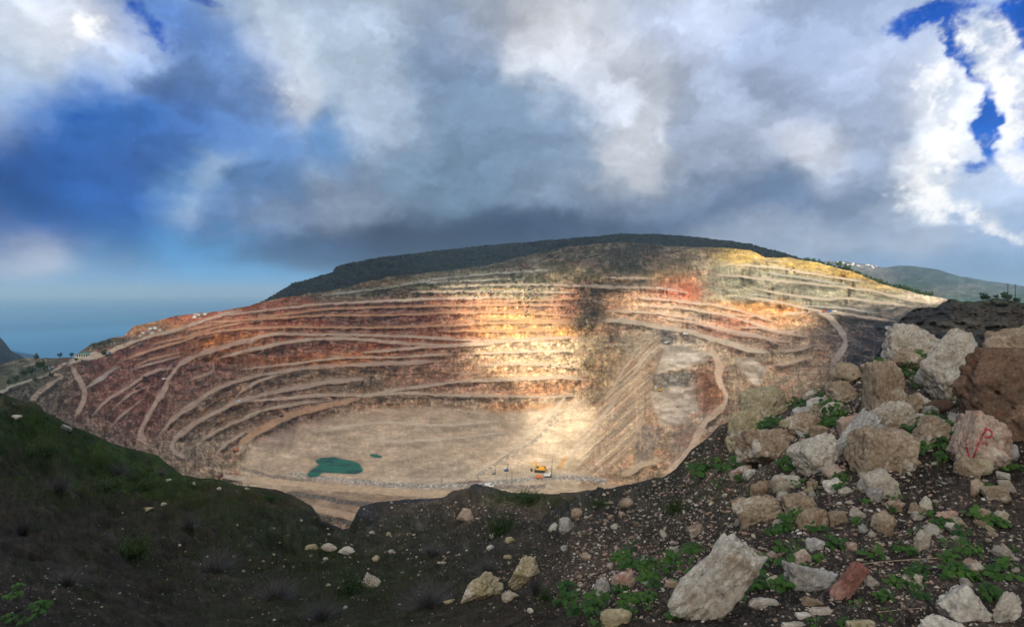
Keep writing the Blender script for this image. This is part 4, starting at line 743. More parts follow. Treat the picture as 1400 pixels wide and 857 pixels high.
# red painted strokes on the pinkish boulder
o, me = painted; bpy.context.view_layer.update(); Mi = o.matrix_world.inverted(); bvh = BVHTree.FromPolygons([v.co for v in me.vertices], [p.vertices for p in me.polygons])
ST = [[(1321,606),(1322,614),(1325,624),(1328,633),(1332,622),(1336,611),(1341,600),(1345,592),(1349,583)],[(1346,592),(1350,587),(1355,589),(1356,594),(1351,598),(1346,597)],[(1326,634),(1331,629),(1334,631),(1332,637),(1327,636)],[(1347,604),(1350,609)]]
bm = bmesh.new(); orig = Mi @ Vector((0, 0, 0))
for st in ST:
    pts = smoothline(st, 5); prev = None
    for q, (x, y) in enumerate(pts):
        a, b = pts[max(q - 1, 0)], pts[min(q + 1, len(pts) - 1)]; tx, ty = b[0] - a[0], b[1] - a[1]; l = math.hypot(tx, ty) + 1e-6; nx_, ny_ = -ty / l, tx / l; hw = 1.15 + .5 * math.sin(q * 1.7); row = []
        for s_ in (-1, 1):
            dv = (Mi @ Vector(((x + nx_ * hw * s_ - CX) / F, 1, (HY - y - ny_ * hw * s_) / F)) - orig).normalized(); hit = bvh.ray_cast(orig, dv)
            row.append(bm.verts.new(hit[0] - dv * .006) if hit[0] is not None else None)
        if prev and all(row) and all(prev): bm.faces.new((prev[0], prev[1], row[1], row[0]))
        prev = row
mm = bpy.data.meshes.new('painted_mark'); bm.to_mesh(mm); bm.free(); mm.materials.append(paint('red_mark', (.36, .03, .05), .8)); link_mesh('painted_mark', mm, o)

# ---- loose stones: individuals, then the gravel that nobody could count ---
def scatter_px(n, regs):
    out = []; tot = sum(r[4] for r in regs)
    for r in regs:
        for _ in range(int(n * r[4] / tot)):
            x = random.gauss(r[0], r[2]); y = random.gauss(r[1], r[3]); j = int(np.clip((x - xf[0]) / 2, 0, len(xf) - 1))
            if y < near.Y[j, 0] + 3 or y > 880 or x < -40 or x > 1440: continue
            out.append((x, y))
    return out
protos = []
for q in range(8):
    me = rock_mesh(900 + q, (1, random.uniform(.6, .9), random.uniform(.45, .75)), 2, 9, .08); me.materials.append(SM[['pale', 'tan', 'grey', 'white', 'pink', 'cream', 'pale', 'tan'][q]]); protos.append(me)
LMK = [((1339,608),'the red painted boulder'),((1249,471),'the jagged crest boulder'),((1300,508),'the big whitish boulder'),((1385,552),'the dark red brown boulder'),((1206,537),'the tall upright boulder'),((1206,622),'the golden tan boulder'),((1171,602),'the leaning grey slab'),((1117,625),'the pale pointed boulder'),((1052,613),'the layered tan boulder'),((1043,556),'the lichen yellow boulder'),((978,800),'the long cream slab'),((853,796),'the pinkish cream stone'),((1109,793),'the banded grey block'),((1161,797),'the thin red slab'),((1316,826),'the white pyramid boulder'),((1113,745),'the round grey stone'),((1264,690),'the upright pale stone'),((1036,700),'the flat tan boulder'),((1155,513),'the tan crest boulder'),((638,705),'the pinkish mound boulder'),((655,808),'the lichen covered boulder'),((716,786),'the jagged cream rock'),((508,796),'the pale wedge shaped rock'),((449,748),'the row of pale rocks'),((773,719),'the grey upright stone'),((1366,708),'the rounded pale stone'),((200,697),'the yellowish outcrop'),((1260,741),'the tilted long stone'),((1199,666),'the pale block')]
def where(x, y):
    (lx, ly), nm = min(LMK, key=lambda l: math.hypot(l[0][0] - x, l[0][1] - y)); r = math.hypot(lx - x, ly - y); a, b = x - lx, y - ly
    dr = ('right of' if a > 0 else 'left of') if abs(a) > 2 * abs(b) else (('below' if b > 0 else 'above') if abs(b) > 2 * abs(a) else (('below and ' if b > 0 else 'above and ') + ('right of' if a > 0 else 'left of')))
    return ('close ' if r < 32 else ('' if r < 70 else ('some way ' if r < 120 else 'far '))) + dr + ' ' + nm
TONES = ['pale', 'tan', 'grey', 'white', 'pinkish', 'cream', 'flat pale', 'flat tan']
def sizeword(s, a, b, words=('tiny', 'small', 'fist sized')): return words[min(2, int(3 * (s - a) / (b - a)))]
SLAB = {'r': ('small loose stone bedded in the gravel of the boulder slope', 'loose stones in the gravel of the right slope'), 'm': ('small pale stone lying on the dark ground of the ravine', 'pale stones on the dark ravine ground')}
for key, n, regs, smin, smax in (('r', 95, [(1230,740,110,70,3),(1150,560,60,30,1.2),(1000,690,60,40,1),(860,790,60,40,1.2),(1300,650,60,60,1),(1180,520,50,20,.6)], 7, 17), ('m', 75, [(580,750,90,30,1),(560,800,110,40,1),(640,700,70,12,.8),(430,770,70,30,.5),(690,760,40,40,.8),(200,720,120,50,.35)], 3, 8)):
    for (x, y) in scatter_px(n, regs):
        P = near_at(x, y); s_ = random.uniform(smin, smax) * (random.random() * .6 + .55) * P.y / F; qi = random.randrange(8); o = bpy.data.objects.new('stone', protos[qi]); col.objects.link(o); o.location = P + Vector((0, 0, s_ * .12)); o.scale = (s_, s_, s_); o.rotation_euler = (random.uniform(-.5, .5), random.uniform(-.5, .5), random.uniform(0, 6.28)); tag(o, sizeword(s_ * F / P.y, smin * .55, smax * 1.1) + ' ' + TONES[qi] + ' stone ' + where(x, y), 'stone', SLAB[key][1])
bprotos = []
for q in range(10):
    tn = ['pale', 'tan', 'grey', 'pink', 'cream', 'pale', 'tan', 'pale', 'white', 'tan'][q]; me = rock_mesh(950 + q, (1, random.uniform(.7, 1), random.uniform(.55, .95)), 4, 10, .12, q % 3 == 0); me.materials.append(SM[tn]); bprotos.append((me, tn))
for (x, y) in scatter_px(105, [(1200,560,40,40,2),(1100,570,30,16,1),(1150,650,60,40,1.5),(1340,690,50,40,1.4),(1230,740,120,60,2),(1370,640,26,20,.6),(1080,730,50,30,1),(1290,570,20,14,.5),(1180,505,30,8,.6),(900,760,50,40,.6),(1350,800,40,40,.8),(800,740,40,40,.4)]):
    P = near_at(x, y); s_ = random.uniform(15, 36) * (random.random() * .5 + .6) * P.y / F * (.75 if y > 720 else 1); me, tn = random.choice(bprotos); o = bpy.data.objects.new('stone', me); col.objects.link(o); o.location = P + Vector((0, 0, s_ * .13)); o.scale = (s_, s_, s_); o.rotation_euler = (random.uniform(-.5, .5), random.uniform(-.5, .5), random.uniform(0, 6.28)); tag(o, 'rough angular ' + dict(pink='pinkish').get(tn, tn) + ' stone ' + where(x, y), 'stone', 'rough stones between the large boulders')
def merged(name, base_v, base_f, places, mat, colors=None, smooth=False):
    """places: (location, 3x3 matrix)"""
    bv = np.array(base_v); n = len(places); Mx = np.array([p[1] for p in places]); T = np.array([p[0] for p in places])
    V = np.einsum('nij,kj->nki', Mx, bv) + T[:, None]; Fc = np.array(base_f)[None] + (np.arange(n) * len(bv))[:, None, None]
    C = None if colors is None else np.repeat(np.array(colors)[:, None], len(bv), 1).reshape(-1, 3)
    return link_mesh(name, np_mesh(name, V.reshape(-1, 3), Fc.reshape(-1, Fc.shape[-1]), mat, smooth, C))
def rotm(s, tilt=.6):
    return np.array(Euler((random.uniform(-tilt, tilt), random.uniform(-tilt, tilt), random.uniform(0, 6.28))).to_matrix()) @ np.diag(s)
bm = bmesh.new(); bmesh.ops.create_icosphere(bm, subdivisions=1, radius=.5); rr = random.Random(3)
for v in bm.verts: v.co *= rr.uniform(.75, 1.2)
gv_ = [tuple(v.co) for v in bm.verts]; gf_ = [tuple(v.index for v in f.verts) for f in bm.faces]; bm.free()
pl_, cc = [], []
GCOL = [(.42,.35,.28), (.34,.27,.2), (.5,.46,.40), (.28,.2,.15), (.38,.24,.19), (.16,.13,.11), (.10,.08,.07)]
for (x, y) in scatter_px(30000, [(1220,750,130,70,4),(1130,590,70,50,2),(1230,550,90,50,1.6),(980,660,60,40,1.4),(900,720,70,40,1.2),(860,790,80,40,1.2),(1180,515,50,14,.5),(760,770,60,40,.7),(600,760,130,45,.9),(640,698,80,12,.5),(400,800,160,40,.35),(60,820,60,25,.35)]):
    P = near_at(x, y); s_ = (1.0 + 7.5 * random.random() ** 4.5) * P.y / F * (1 if x > 780 else .6); pl_.append((tuple(P), rotm((s_, s_ * random.uniform(.5, 1), s_ * random.uniform(.35, .8))))); c = random.choice(GCOL); f_ = random.uniform(.6, 1.25); cc.append(tuple(v * f_ for v in c))
tag(merged('gravel', gv_, gf_, pl_, MT['fore'], cc), kind='stuff')

# ---- leafy plants ---------------------------------------------------------
def plant_mesh(seed, nl):
    rg = random.Random(seed); bm = bmesh.new()
    for i in range(nl):
        a = rg.uniform(0, 6.28); rad = rg.uniform(.08, .62) ; cz = rg.uniform(.10, .55) * (1.2 - rad); c = Vector((math.cos(a) * rad, math.sin(a) * rad, cz)); sz = rg.uniform(.07, .17)
        nrm = Vector((math.cos(a) * .5 + rg.uniform(-.4, .4), math.sin(a) * .5 - .45 + rg.uniform(-.4, .4), 1)).normalized(); q = nrm.to_track_quat('Z', 'Y'); sp_ = rg.uniform(0, 6.28)
        ctr = bm.verts.new(c - nrm * sz * .18); ring = []
        for k_ in range(15):
            t_ = k_ / 15 * 6.283; r_ = sz * (1 + .13 * math.cos(5 * t_)) * (.45 if k_ == 0 else 1) ; ring.append(bm.verts.new(c + q @ Vector((math.cos(t_ + sp_) * r_, math.sin(t_ + sp_) * r_, .05 * sz * math.sin(t_ * 3)))))
        for k_ in range(15): bm.faces.new((ctr, ring[k_], ring[(k_ + 1) % 15]))
        b0 = Vector((c.x * .15, c.y * .15, -.08)); w_ = .008; s4 = [bm.verts.new(b0 + Vector((w_, 0, 0))), bm.verts.new(b0 - Vector((w_, 0, 0))), bm.verts.new(c - Vector((w_, 0, .02))), bm.verts.new(c + Vector((w_, 0, -.02)))]; bm.faces.new(s4)
    me = bpy.data.meshes.new('plant'); bm.to_mesh(me); bm.free(); me.materials.append(MT['leaf'])
    for p in me.polygons: p.use_smooth = True
    return me
PM = [plant_mesh(40 + i, 10 + 6 * i) for i in range(5)]
PLR = [(1245,500,10,8,2),(1250,520,12,10,2),(1195,497,14,6,2),(1180,515,18,8,2),(1115,545,14,6,2),(1105,555,22,8,2),(1045,578,14,5,1.6),(1008,640,12,10,2),(1085,640,16,7,2),(1150,575,20,12,2.5),(1128,575,16,10,2),(1255,585,12,14,3),(1285,612,14,14,4),(1300,580,14,12,2),(1250,610,10,16,2),(1145,645,30,10,2),(990,660,20,14,2),(960,655,20,10,1.5),
       (880,830,30,18,4),(900,790,26,16,3),(860,770,24,12,2),(1020,800,20,30,3),(1070,770,24,14,2),(810,835,24,14,2),(770,830,24,14,1.5),(940,768,24,8,1.5),(1230,800,18,16,2),(1215,820,12,12,1.5),(1290,780,14,12,1.5),(1310,770,10,8,1),(1370,790,22,20,3),(1350,720,24,24,2),(1190,700,40,30,2),(1270,730,40,30,2),(1085,715,24,24,2),(1140,745,30,14,1.5),(1330,840,14,8,.8),(1160,840,30,12,1),(1370,640,24,12,1.5),(40,846,26,7,1.6),(12,820,10,12,.8),(1200,765,30,10,1)]
GT = {0: ('leafy green plant growing between the upper boulders of the right slope', 'leafy plants between the upper boulders'), 1: ('leafy green plant in the gravel at the bottom right', 'leafy plants in the bottom right gravel'), 2: ('leafy green plant on the dark ground at the bottom left', 'leafy plants at the bottom left')}
for (x, y) in scatter_px(265, PLR):
    P = near_at(x, y); s_ = random.uniform(14, 30) * (1.0 if y > 700 else .8) * P.y / F
    if y > 700: s_ = min(s_, .24)
    g_ = 2 if x < 300 else (0 if y < 680 else 1); qi = random.randrange(5); o = bpy.data.objects.new('plant', PM[qi]); col.objects.link(o); o.location = P; sc_ = s_ * random.uniform(.9, 1.25); o.scale = (sc_, sc_, sc_ * random.uniform(.8, 1.2)); o.rotation_euler = (0, 0, random.uniform(-.9, .9)); tag(o, ('sparse', 'small', 'medium', 'full', 'dense')[qi] + ' leafy green plant ' + (where(x, y) if g_ < 2 else 'in the bottom left corner'), 'plant', GT[g_][1])

# ---- bushes ---------------------------------------------------------------
def twig_mesh(seed, n, leafy=0):
    rg = random.Random(seed); bm = bmesh.new(); lf = bmesh.new()
    for i in range(n):
        a = rg.uniform(0, 6.28); e_ = rg.uniform(.15, 1.35); L_ = rg.uniform(.5, 1.0); d = Vector((math.cos(a) * math.cos(e_), math.sin(a) * math.cos(e_), math.sin(e_) * .85)); p = Vector((rg.gauss(0, .07), rg.gauss(0, .07), -.05)); w_ = rg.uniform(.004, .009); side = d.cross(Vector((0, 0, 1))).normalized() if abs(d.z) < .99 else Vector((1, 0, 0)); prev = (bm.verts.new(p - side * w_), bm.verts.new(p + side * w_))
        for s_ in range(4):
            d = (d + Vector((rg.gauss(0, .22), rg.gauss(0, .22), rg.gauss(0, .15)))).normalized(); p = p + d * L_ / 4; w2 = w_ * (1 - (s_ + 1) / 5); cur = (bm.verts.new(p - side * w2), bm.verts.new(p + side * w2)); bm.faces.new((prev[0], prev[1], cur[1], cur[0])); prev = cur
            for q_ in range(leafy):
                c = p + Vector((rg.gauss(0, .06), rg.gauss(0, .06), rg.gauss(0, .05))); z = rg.uniform(.02, .045); m_ = Euler((rg.uniform(0, 6), rg.uniform(0, 6), 0)).to_matrix(); v_ = [lf.verts.new(c + m_ @ Vector(t_) * z) for t_ in ((-1, 0, 0), (0, -.6, 0), (1, 0, 0), (0, .6, 0))]; lf.faces.new(v_)
    return bm, lf
def bush(name, protos_, x, y, w, h, label, cat, group=None):
    P = near_at(x, y); s_ = w * P.y / F / 1.7; o = copy_tree(random.choice(protos_)); o.location = P; o.scale = (s_, s_, s_ * (h / w) * 2.0); o.rotation_euler = (0, 0, random.uniform(0, 6)); o.name = name; tag(o, label, cat, group); return o
def bush_proto(seed, n, leafy, m1, m2=None):
    bm, lf = twig_mesh(seed, n, leafy); root = bpy.data.objects.new('bush', None)
    for nm, b, mt in (('stem', bm, m1), ('foliage', lf, m2)):
        if mt is None or not b.verts: b.free(); continue
        me = bpy.data.meshes.new(nm); b.to_mesh(me); b.free(); me.materials.append(mt); c = bpy.data.objects.new(nm, me); c.parent = root
    return root
dryp = [bush_proto(60 + i, 420, 0, MT['dryshrub']) for i in range(3)]; grp = [bush_proto(70 + i, 150, 5, MT['wood'], MT['shrub']) for i in range(3)]
for (x, y, w, h, lab) in [(81,672,54,36,'grey leafless bush high on the left slope'),(258,722,46,30,'grey leafless bush right of the yellowish outcrop'),(290,782,90,36,'wide grey leafless bush low on the left slope'),(376,818,90,34,'wide grey leafless bush left of the ravine bottom'),(32,730,60,40,'grey leafless bush at the left edge'),(160,650,50,22,'grey leafless bush in the green patch of the left slope'),
        (667,786,66,34,'grey dry bush behind the lichen covered boulder'),(585,830,100,40,'wide pale dry bush left of the lichen covered boulder'),(592,758,60,18,'bluish dry bush on the ravine floor'),(733,812,44,40,'dry bush right of the jagged cream rock'),(90,800,70,30,'faint dry bush low at the left'),(440,845,80,30,'dry bush at the bottom centre left'),(220,650,30,14,'small dry bush at the brink of the left slope')]:
    bush('dry_bush', dryp, x, y, w, h, lab, 'bush')
for (x, y, w, h, lab) in [(482,812,60,28,'bright green bush beside the pale wedge shaped rock'),(685,732,60,36,'dark green bush right of the pinkish boulder'),(720,682,60,13,'low green bush along the crest of the mound'),(182,762,60,34,'dark green bush in the middle of the left slope'),(150,668,54,18,'bright green bush on the upper left slope'),(200,668,44,16,'green bush right of the bright one on the upper left slope'),(60,620,50,18,'green bush highest on the left slope'),(380,655,0,0,''),(370,684,24,10,'small bush at the ravine brink'),
        (745,820,26,20,'green bush by the small white stone at the bottom'),(960,650,26,20,'green bush at the edge of the drop'),(925,700,40,20,'green bush on the dark slope above the long slab'),(820,690,34,10,'low bush on the dark slope under the road')]:
    if w: bush('green_bush', grp, x, y, w, h, lab, 'bush')
# dry grass and low herbs that nobody could count
bl_v = [(-.03, 0, 0), (.03, 0, 0), (.05, .0, .5), (.16, 0, 1), (-.03, 0, .5)]; bl_f = [(0, 1, 2, 4), (4, 2, 3, 3)]
bl_v = [(-.035, 0, 0), (.035, 0, 0), (.055, 0, .5), (-.0, 0, .5)]; bl_f = [(0, 1, 2, 3)]
bl_v += [(.055, 0, .5), (.0, 0, .5), (.20, 0, 1), (.21, 0, 1)]; bl_f += [(5, 4, 7, 6)]
def tufts(name, n, regs, mat, hmin, hmax, per=4, squat=1.0):
    pp = []
    for (x, y) in scatter_px(n, regs):
        P = near_at(x, y); h_ = random.uniform(hmin, hmax) * P.y / F
        for q in range(per):
            a = random.uniform(0, 6.28); e = np.array((Matrix.Rotation(a, 3, 'Z') @ Matrix.Rotation(random.uniform(-.6, .6), 3, 'Y'))) @ np.diag((h_, h_, h_ * squat * random.uniform(.6, 1.2))); pp.append(((P.x + random.gauss(0, h_ * .4), P.y + random.gauss(0, h_ * .4), P.z - .02 * h_), e))
    tag(merged(name, bl_v, bl_f, pp, mat), kind='stuff')
tufts('grass', 12000, [(150,660,90,25,2.2),(50,600,50,30,1.6),(300,690,60,20,1),(220,740,120,50,1),(400,770,90,40,1.5),(520,790,80,40,1),(720,685,30,6,.4),(950,670,50,40,.5),(350,840,150,20,.7)], MT['grass'], 3, 7)
tufts('dry_grass', 8000, [(600,800,90,40,2),(600,720,80,14,.7),(250,780,140,50,2),(700,750,50,40,1),(820,730,50,40,.8),(60,760,50,60,.8),(1150,720,140,90,1),(500,850,160,16,1)], MT['dry'], 3, 7)
tufts('herbs', 7000, [(150,680,100,40,2),(60,640,50,40,1.5),(330,720,80,40,1.4),(470,770,80,50,1.6),(600,720,80,20,.8),(150,800,110,30,1),(620,820,90,20,1),(880,700,50,30,.6),(990,640,30,30,.5)], MT['olive'], 3, 8, 5, .55)
# fallen twigs and straws
def strand(name, pts, wpx, mat, label):
    P = smoothline(pts, 5); W_ = [near_at(x, y) for x, y in P]; mb = MB()
    for a, b in zip(W_[:-1], W_[1:]):
        u_ = .5 * wpx * a.y / F; mb.cyl(a + Vector((0, 0, u_ * 2.5)), b + Vector((0, 0, u_ * 2.5)), u_, u_ * .95, 5)
    tag(mb.build(name, mat, None, True), label, 'twig')
STRAW = paint('straw', (.42, .33, .22), .8)
strand('straw', [(1164,778),(1184,772),(1222,768),(1285,764)], 1.4, STRAW, 'long pale straw lying across the gravel above the red slab')
strand('twig', [(1273,810),(1311,798),(1349,783),(1374,769)], 1.8, MT['wood'], 'dark curved twig lying above the white pyramid boulder')
strand('twig', [(1222,855),(1250,820),(1288,774)], 1.2, MT['dryshrub'], 'thin grey twig lying left of the white pyramid boulder')
strand('twig', [(850,790),(866,778),(880,766)], 1.6, MT['wood'], 'short dark stick behind the pinkish cream stone')
strand('straw', [(1200,838),(1235,834),(1265,832)], 1.1, STRAW, 'short straw below the cracked pale stone')

# ---- trees ---------------------------------------------------------------
bm = bmesh.new(); bmesh.ops.create_icosphere(bm, subdivisions=1, radius=1); rr = random.Random(5)
for v in bm.verts: v.co *= rr.uniform(.7, 1.2)
cv_ = [tuple(v.co) for v in bm.verts]; cf_ = [tuple(v.index for v in f.verts) for f in bm.faces]; bm.free()
def tree_proto(seed, h=1.0):
    rg = random.Random(seed); root = bpy.data.objects.new('tree', None); mb = MB(); mb.cyl((0, 0, -.1), (0.02, 0, .5), .035, .02, 7); mb.cyl((0.02, 0, .42), (.16, .05, .68), .018, .008, 5); mb.cyl((0.02, 0, .4), (-.15, -.04, .66), .018, .008, 5)
    t_ = mb.build('trunk', MT['wood'], root); bm = bmesh.new()
    for i in range(150):
        v = Vector((rg.gauss(0, 1), rg.gauss(0, 1), rg.gauss(0, 1))).normalized() * rg.uniform(.35, 1) ** .5; c = Vector((v.x * .33, v.y * .33, .62 + v.z * .36)) * (1 + .2 * math.sin(v.x * 5 + seed)); z = rg.uniform(.05, .1); m_ = Euler((rg.uniform(0, 6), rg.uniform(0, 6), rg.uniform(0, 6))).to_matrix(); q = [bm.verts.new(c + m_ @ Vector(k_) * z) for k_ in ((-1, -.5, 0), (.2, -1, .3), (1, .3, 0), (-.1, 1, .2))]; bm.faces.new(q)
    me = bpy.data.meshes.new('crown'); bm.to_mesh(me); bm.free(); me.materials.append(MT['shrub']); c = bpy.data.objects.new('crown', me); c.parent = root; return root, t_
tps_ = []
for i in range(4):
    r_, t_ = tree_proto(300 + i); tps_.append(r_); col.objects.unlink(t_)
def tree(P, h, label, group=None, wide=1.0):
    o = copy_tree(random.choice(tps_)); o.name = 'tree'; o.location = P; o.scale = (h * wide, h * wide, h); o.rotation_euler = (0, 0, random.uniform(0, 6)); tag(o, label, 'tree', group); return o
def sheet_top(sh, x, back=0.0, up=0.0):
    i = int(np.clip(np.searchsorted(sh.xs, x), 0, len(sh.xs) - 1)); y = sh.Y[i, 0]; d = sh.D[i, 0] + back; return Vector(((x - CX) / F * d, d, (HY - y) / F * (d - back) + up))
for i in range(46):
    x = 1098 + 178 * (i + random.random()) / 46; tree(sheet_top(pit, x, 14, -1.5), random.uniform(5, 9), 'dark green tree in the line along the yellow ridge', 'trees lined up along the ridge top', 1.3)
tree(sheet_top(pit, 1147, 5), 13, 'tallest dark tree on the ridge above the grey terraces'); tree(sheet_top(pit, 1158, 5), 11, 'wide dark tree just right of the tallest one on the ridge', None, 1.5)
for x, h_ in ((1345,4.2),(1350,3),(1362,2.4),(1374,4),(1379,3.2),(1392,2.4),(1388,2.4)): tree(sheet_top(spoil, x, 4, -.6), h_, 'dark tree on top of the black spoil hill at the right', 'trees on the spoil hill', 1.3)
for x, y, h_ in ((50,490,11),(82,487,9),(98,486,8),(142,485,10),(128,474,7),(33,513,10),(42,511,12),(55,503,14),(62,506,9),(22,520,8),(12,524,7),(104,492,6),(150,467,6),(136,470,6),(70,514,7),(48,520,6)): tree(pit.at(x, y + 2, -.4), h_ * .9, 'dark tree by the roads at the far left rim', 'trees at the left rim', 1.2)
pp = []
for _ in range(5200):
    i = random.randrange(len(forest_hill.xs)); t_ = random.random() ** 1.6; j = int(t_ * 49); x = forest_hill.X[i, j]; y = forest_hill.Y[i, j]; d = forest_hill.D[i, j]; z = random.uniform(2.6, 5.5) * (.7 if j < 2 else 1); pp.append((((x - CX) / F * d + random.uniform(-3, 3), d + 2, (HY - y) / F * d + z * .1), rotm((z, z, z * .8), .3)))
tag(merged('forest', cv_, cf_, pp, MT['forest'], None, False), kind='stuff')
pp = []
for (cx, cy, sx, sy, n) in [(806,405,13,6,60),(800,425,10,12,110),(802,450,8,10,50),(725,398,8,5,50),(722,410,6,6,40),(720,427,3,5,14),(500,393,60,3,150),(640,385,50,3,120),(560,402,60,3,110),(690,368,40,4,90),(650,399,50,3,80),(870,340,50,6,140),(780,382,60,4,90),(865,400,30,4,40),(150,466,14,3,70),(110,483,12,2,30),(140,475,14,3,50),(30,505,30,6,70),(60,530,20,8,60),(80,520,14,10,40),(40,545,20,6,40),(775,500,18,3,30),(1000,345,10,2,14),(1080,372,20,4,16),(640,568,6,2,8),(120,500,8,6,20)]:
    for _ in range(n):
        x = random.gauss(cx, sx); y = random.gauss(cy, sy); i = int(np.clip((x - xs[0]) / 1.25, 0, len(xs) - 1))
        if y < pit.Y[i, 0] + 1: continue
        P = pit.at(x, y); z = random.uniform(.5, 1.7) * P.y / F; pp.append((tuple(P), rotm((z, z, z * .7), .3)))
tag(merged('scrub', cv_, cf_, pp, MT['forest']), kind='stuff')

# ---- machines, vehicles and buildings --------------------------------------
def excavator(P, s, rz, paintm, label, reach=1.0):
    r = empty('excavator', P, rz); r.scale = (s, s, s); tag(r, label, 'excavator')
    for sy in (-1, 1):
        mb = MB(); mb.prism([(-2.1, .25), (-1.7, 0), (1.7, 0), (2.1, .25), (2.1, .65), (1.7, .9), (-1.7, .9), (-2.1, .65)], sy * 1.2 - .3, sy * 1.2 + .3); mb.build('track', MT['rubber'], r)
    MB().box((0, 0, .75), (2.0, 1.9, .4)).cyl((0, 0, .8), (0, 0, 1.05), .8).build('undercarriage', MT['dark'], r)
    mb = MB(); mb.box((-.6, 0, 1.6), (3.6, 2.5, 1.1), None, .12); mb.box((-2.1, 0, 1.55), (.9, 2.5, 1.2), None, .2); mb.box((-.9, 0, 2.25), (2.2, 2.0, .35), None, .08); body = mb.build('body', paintm, r); MB().cyl((-1.4, .5, 2.3), (-1.4, .5, 3.0), .08).build('exhaust', MT['dark'], body)
    c = MB().box((.75, .8, 2.0), (1.3, .95, 1.5), None, .08).build('cab', paintm, r); mb = MB(); mb.box((1.405, .8, 2.25), (.02, .8, .9)); mb.box((.75, 1.28, 2.25), (1.0, .02, .8)); mb.box((.75, .32, 2.25), (1.0, .02, .8)); mb.build('window', MT['glass'], c)
    mb = MB(); mb.beam((1.1, -.1, 1.5), (3.0 * reach, -.1, 3.7), .42, .55); mb.beam((3.0 * reach, -.1, 3.7), (5.2 * reach, -.1, 3.3), .36, .45); b = mb.build('boom', paintm, r); MB().cyl((1.6, .2, 1.5), (3.0 * reach, .2, 3.2), .09).cyl((3.3 * reach, -.1, 4.1), (4.9 * reach, -.1, 3.9), .08).build('hydraulic_ram', MT['grey'], b)
    MB().beam((5.0 * reach, -.1, 3.7), (5.9 * reach, -.1, 1.3), .32, .42).build('stick', paintm, r)
    MB().prism([(5.6 * reach, 1.4), (6.3 * reach, 1.2), (6.3 * reach, .5), (5.7 * reach, .15), (5.1 * reach, .35), (5.3 * reach, .8)], -.75, .55).build('bucket', MT['dark'], r); return r
def drill(P, s, rz, paintm, label, mast=8.0, lean=0.0):
    r = empty('drill_rig', P, rz); r.scale = (s, s, s); tag(r, label, 'drill rig')
    for sy in (-1, 1): MB().prism([(-1.9, .2), (-1.6, 0), (1.6, 0), (1.9, .2), (1.9, .6), (1.6, .8), (-1.6, .8), (-1.9, .6)], sy * 1.0 - .25, sy * 1.0 + .25).build('track', MT['rubber'], r)
    MB().box((-.4, 0, 1.35), (3.6, 2.1, 1.1), None, .1).build('body', paintm, r); c = MB().box((1.2, .65, 2.2), (1.1, .9, .9), None, .07).build('cab', paintm, r); MB().box((1.76, .65, 2.3), (.02, .7, .5)).build('window', MT['glass'], c)
    mb = MB()
    for a in (-.22, .22):
        for b in (-.22, .22): mb.beam((2.1 + a, b, .4), (2.1 + a + lean, b, mast), .08, .08)
    n = int(mast / .9)
    for q in range(n):
        z0 = .5 + q * (mast - .6) / n; z1 = z0 + (mast - .6) / n; f0 = lean * z0 / mast; f1 = lean * z1 / mast; mb.beam((2.1 - .22 + f0, -.22, z0), (2.1 + .22 + f1, -.22, z1), .05, .05); mb.beam((2.1 - .22 + f0, .22, z0), (2.1 + .22 + f1, .22, z1), .05, .05)
    m_ = mb.build('mast', MT['dark'], r); MB().box((2.1 + lean * .7, 0, mast * .72), (.5, .5, .7)).build('drill_head', paintm, m_); return r
def wheel(parent, c, rad, w=.3):
    t_ = MB().cyl((c[0], c[1] - w / 2, c[2]), (c[0], c[1] + w / 2, c[2]), rad, None, 16).build('wheel', MT['rubber'], parent); MB().cyl((c[0], c[1] - w / 2 - .01, c[2]), (c[0], c[1] + w / 2 + .01, c[2]), rad * .5, None, 12).build('rim', MT['grey'], t_)
def dumper(P, s, rz, paintm, label, name='dump_truck'):
    r = empty(name, P, rz); r.scale = (s, s, s); tag(r, label, 'truck'); MB().box((0, 0, .95), (7, 1.0, .35)).build('chassis', MT['dark'], r)
    c = MB().prism([(2.0, 1.0), (3.5, 1.0), (3.6, 1.7), (3.2, 2.7), (2.0, 2.7)], -1.15, 1.15).build('cab', paintm, r); mb = MB(); mb.beam((3.63, 0, 1.72), (3.25, 0, 2.6), 2.0, .03); mb.build('window', MT['glass'], c)
    MB().prism([(-3.6, 1.6), (-3.0, 1.25), (1.6, 1.25), (1.8, 2.8), (2.3, 2.9), (2.3, 3.0), (1.5, 3.0), (-3.4, 2.6)], -1.25, 1.25).build('dump_body', paintm, r)
    for x in (-2.4, -1.1, 2.6):
        for y in (-1.05, 1.05): wheel(r, (x, y, .55), .55, .4)
    for y in (-.85, .85): MB().box((3.6, y, 1.2), (.06, .3, .2)).build('headlight', MT['glass'], r)
    return r
def car(P, s, rz, paintm, label, group=None, van=False):
    r = empty('parked_car', P, rz); r.scale = (s, s, s); tag(r, label, 'van' if van else 'car', group)
    out = [(-2.1, .3), (2.1, .3), (2.15, .8), (1.2, .95), (.6, 1.45), (-1.3, 1.5), (-2.0, 1.0), (-2.15, .8)] if not van else [(-2.3, .35), (2.3, .35), (2.35, 1.0), (1.9, 1.3), (1.3, 2.1), (-2.3, 2.1)]
    MB().prism(out, -.85, .85).build('body', paintm, r); w = MB(); w.prism([(.95, .98), (.5, 1.38), (-1.2, 1.4), (-1.7, 1.0)] if not van else [(1.75, 1.35), (1.2, 1.95), (.2, 1.95), (.2, 1.35)], -.87, .87); w.build('window', MT['glass'], r)
    for x in (-1.35, 1.35):
        for y in (-.8, .8): wheel(r, (x, y, .33), .33, .2)
    return r
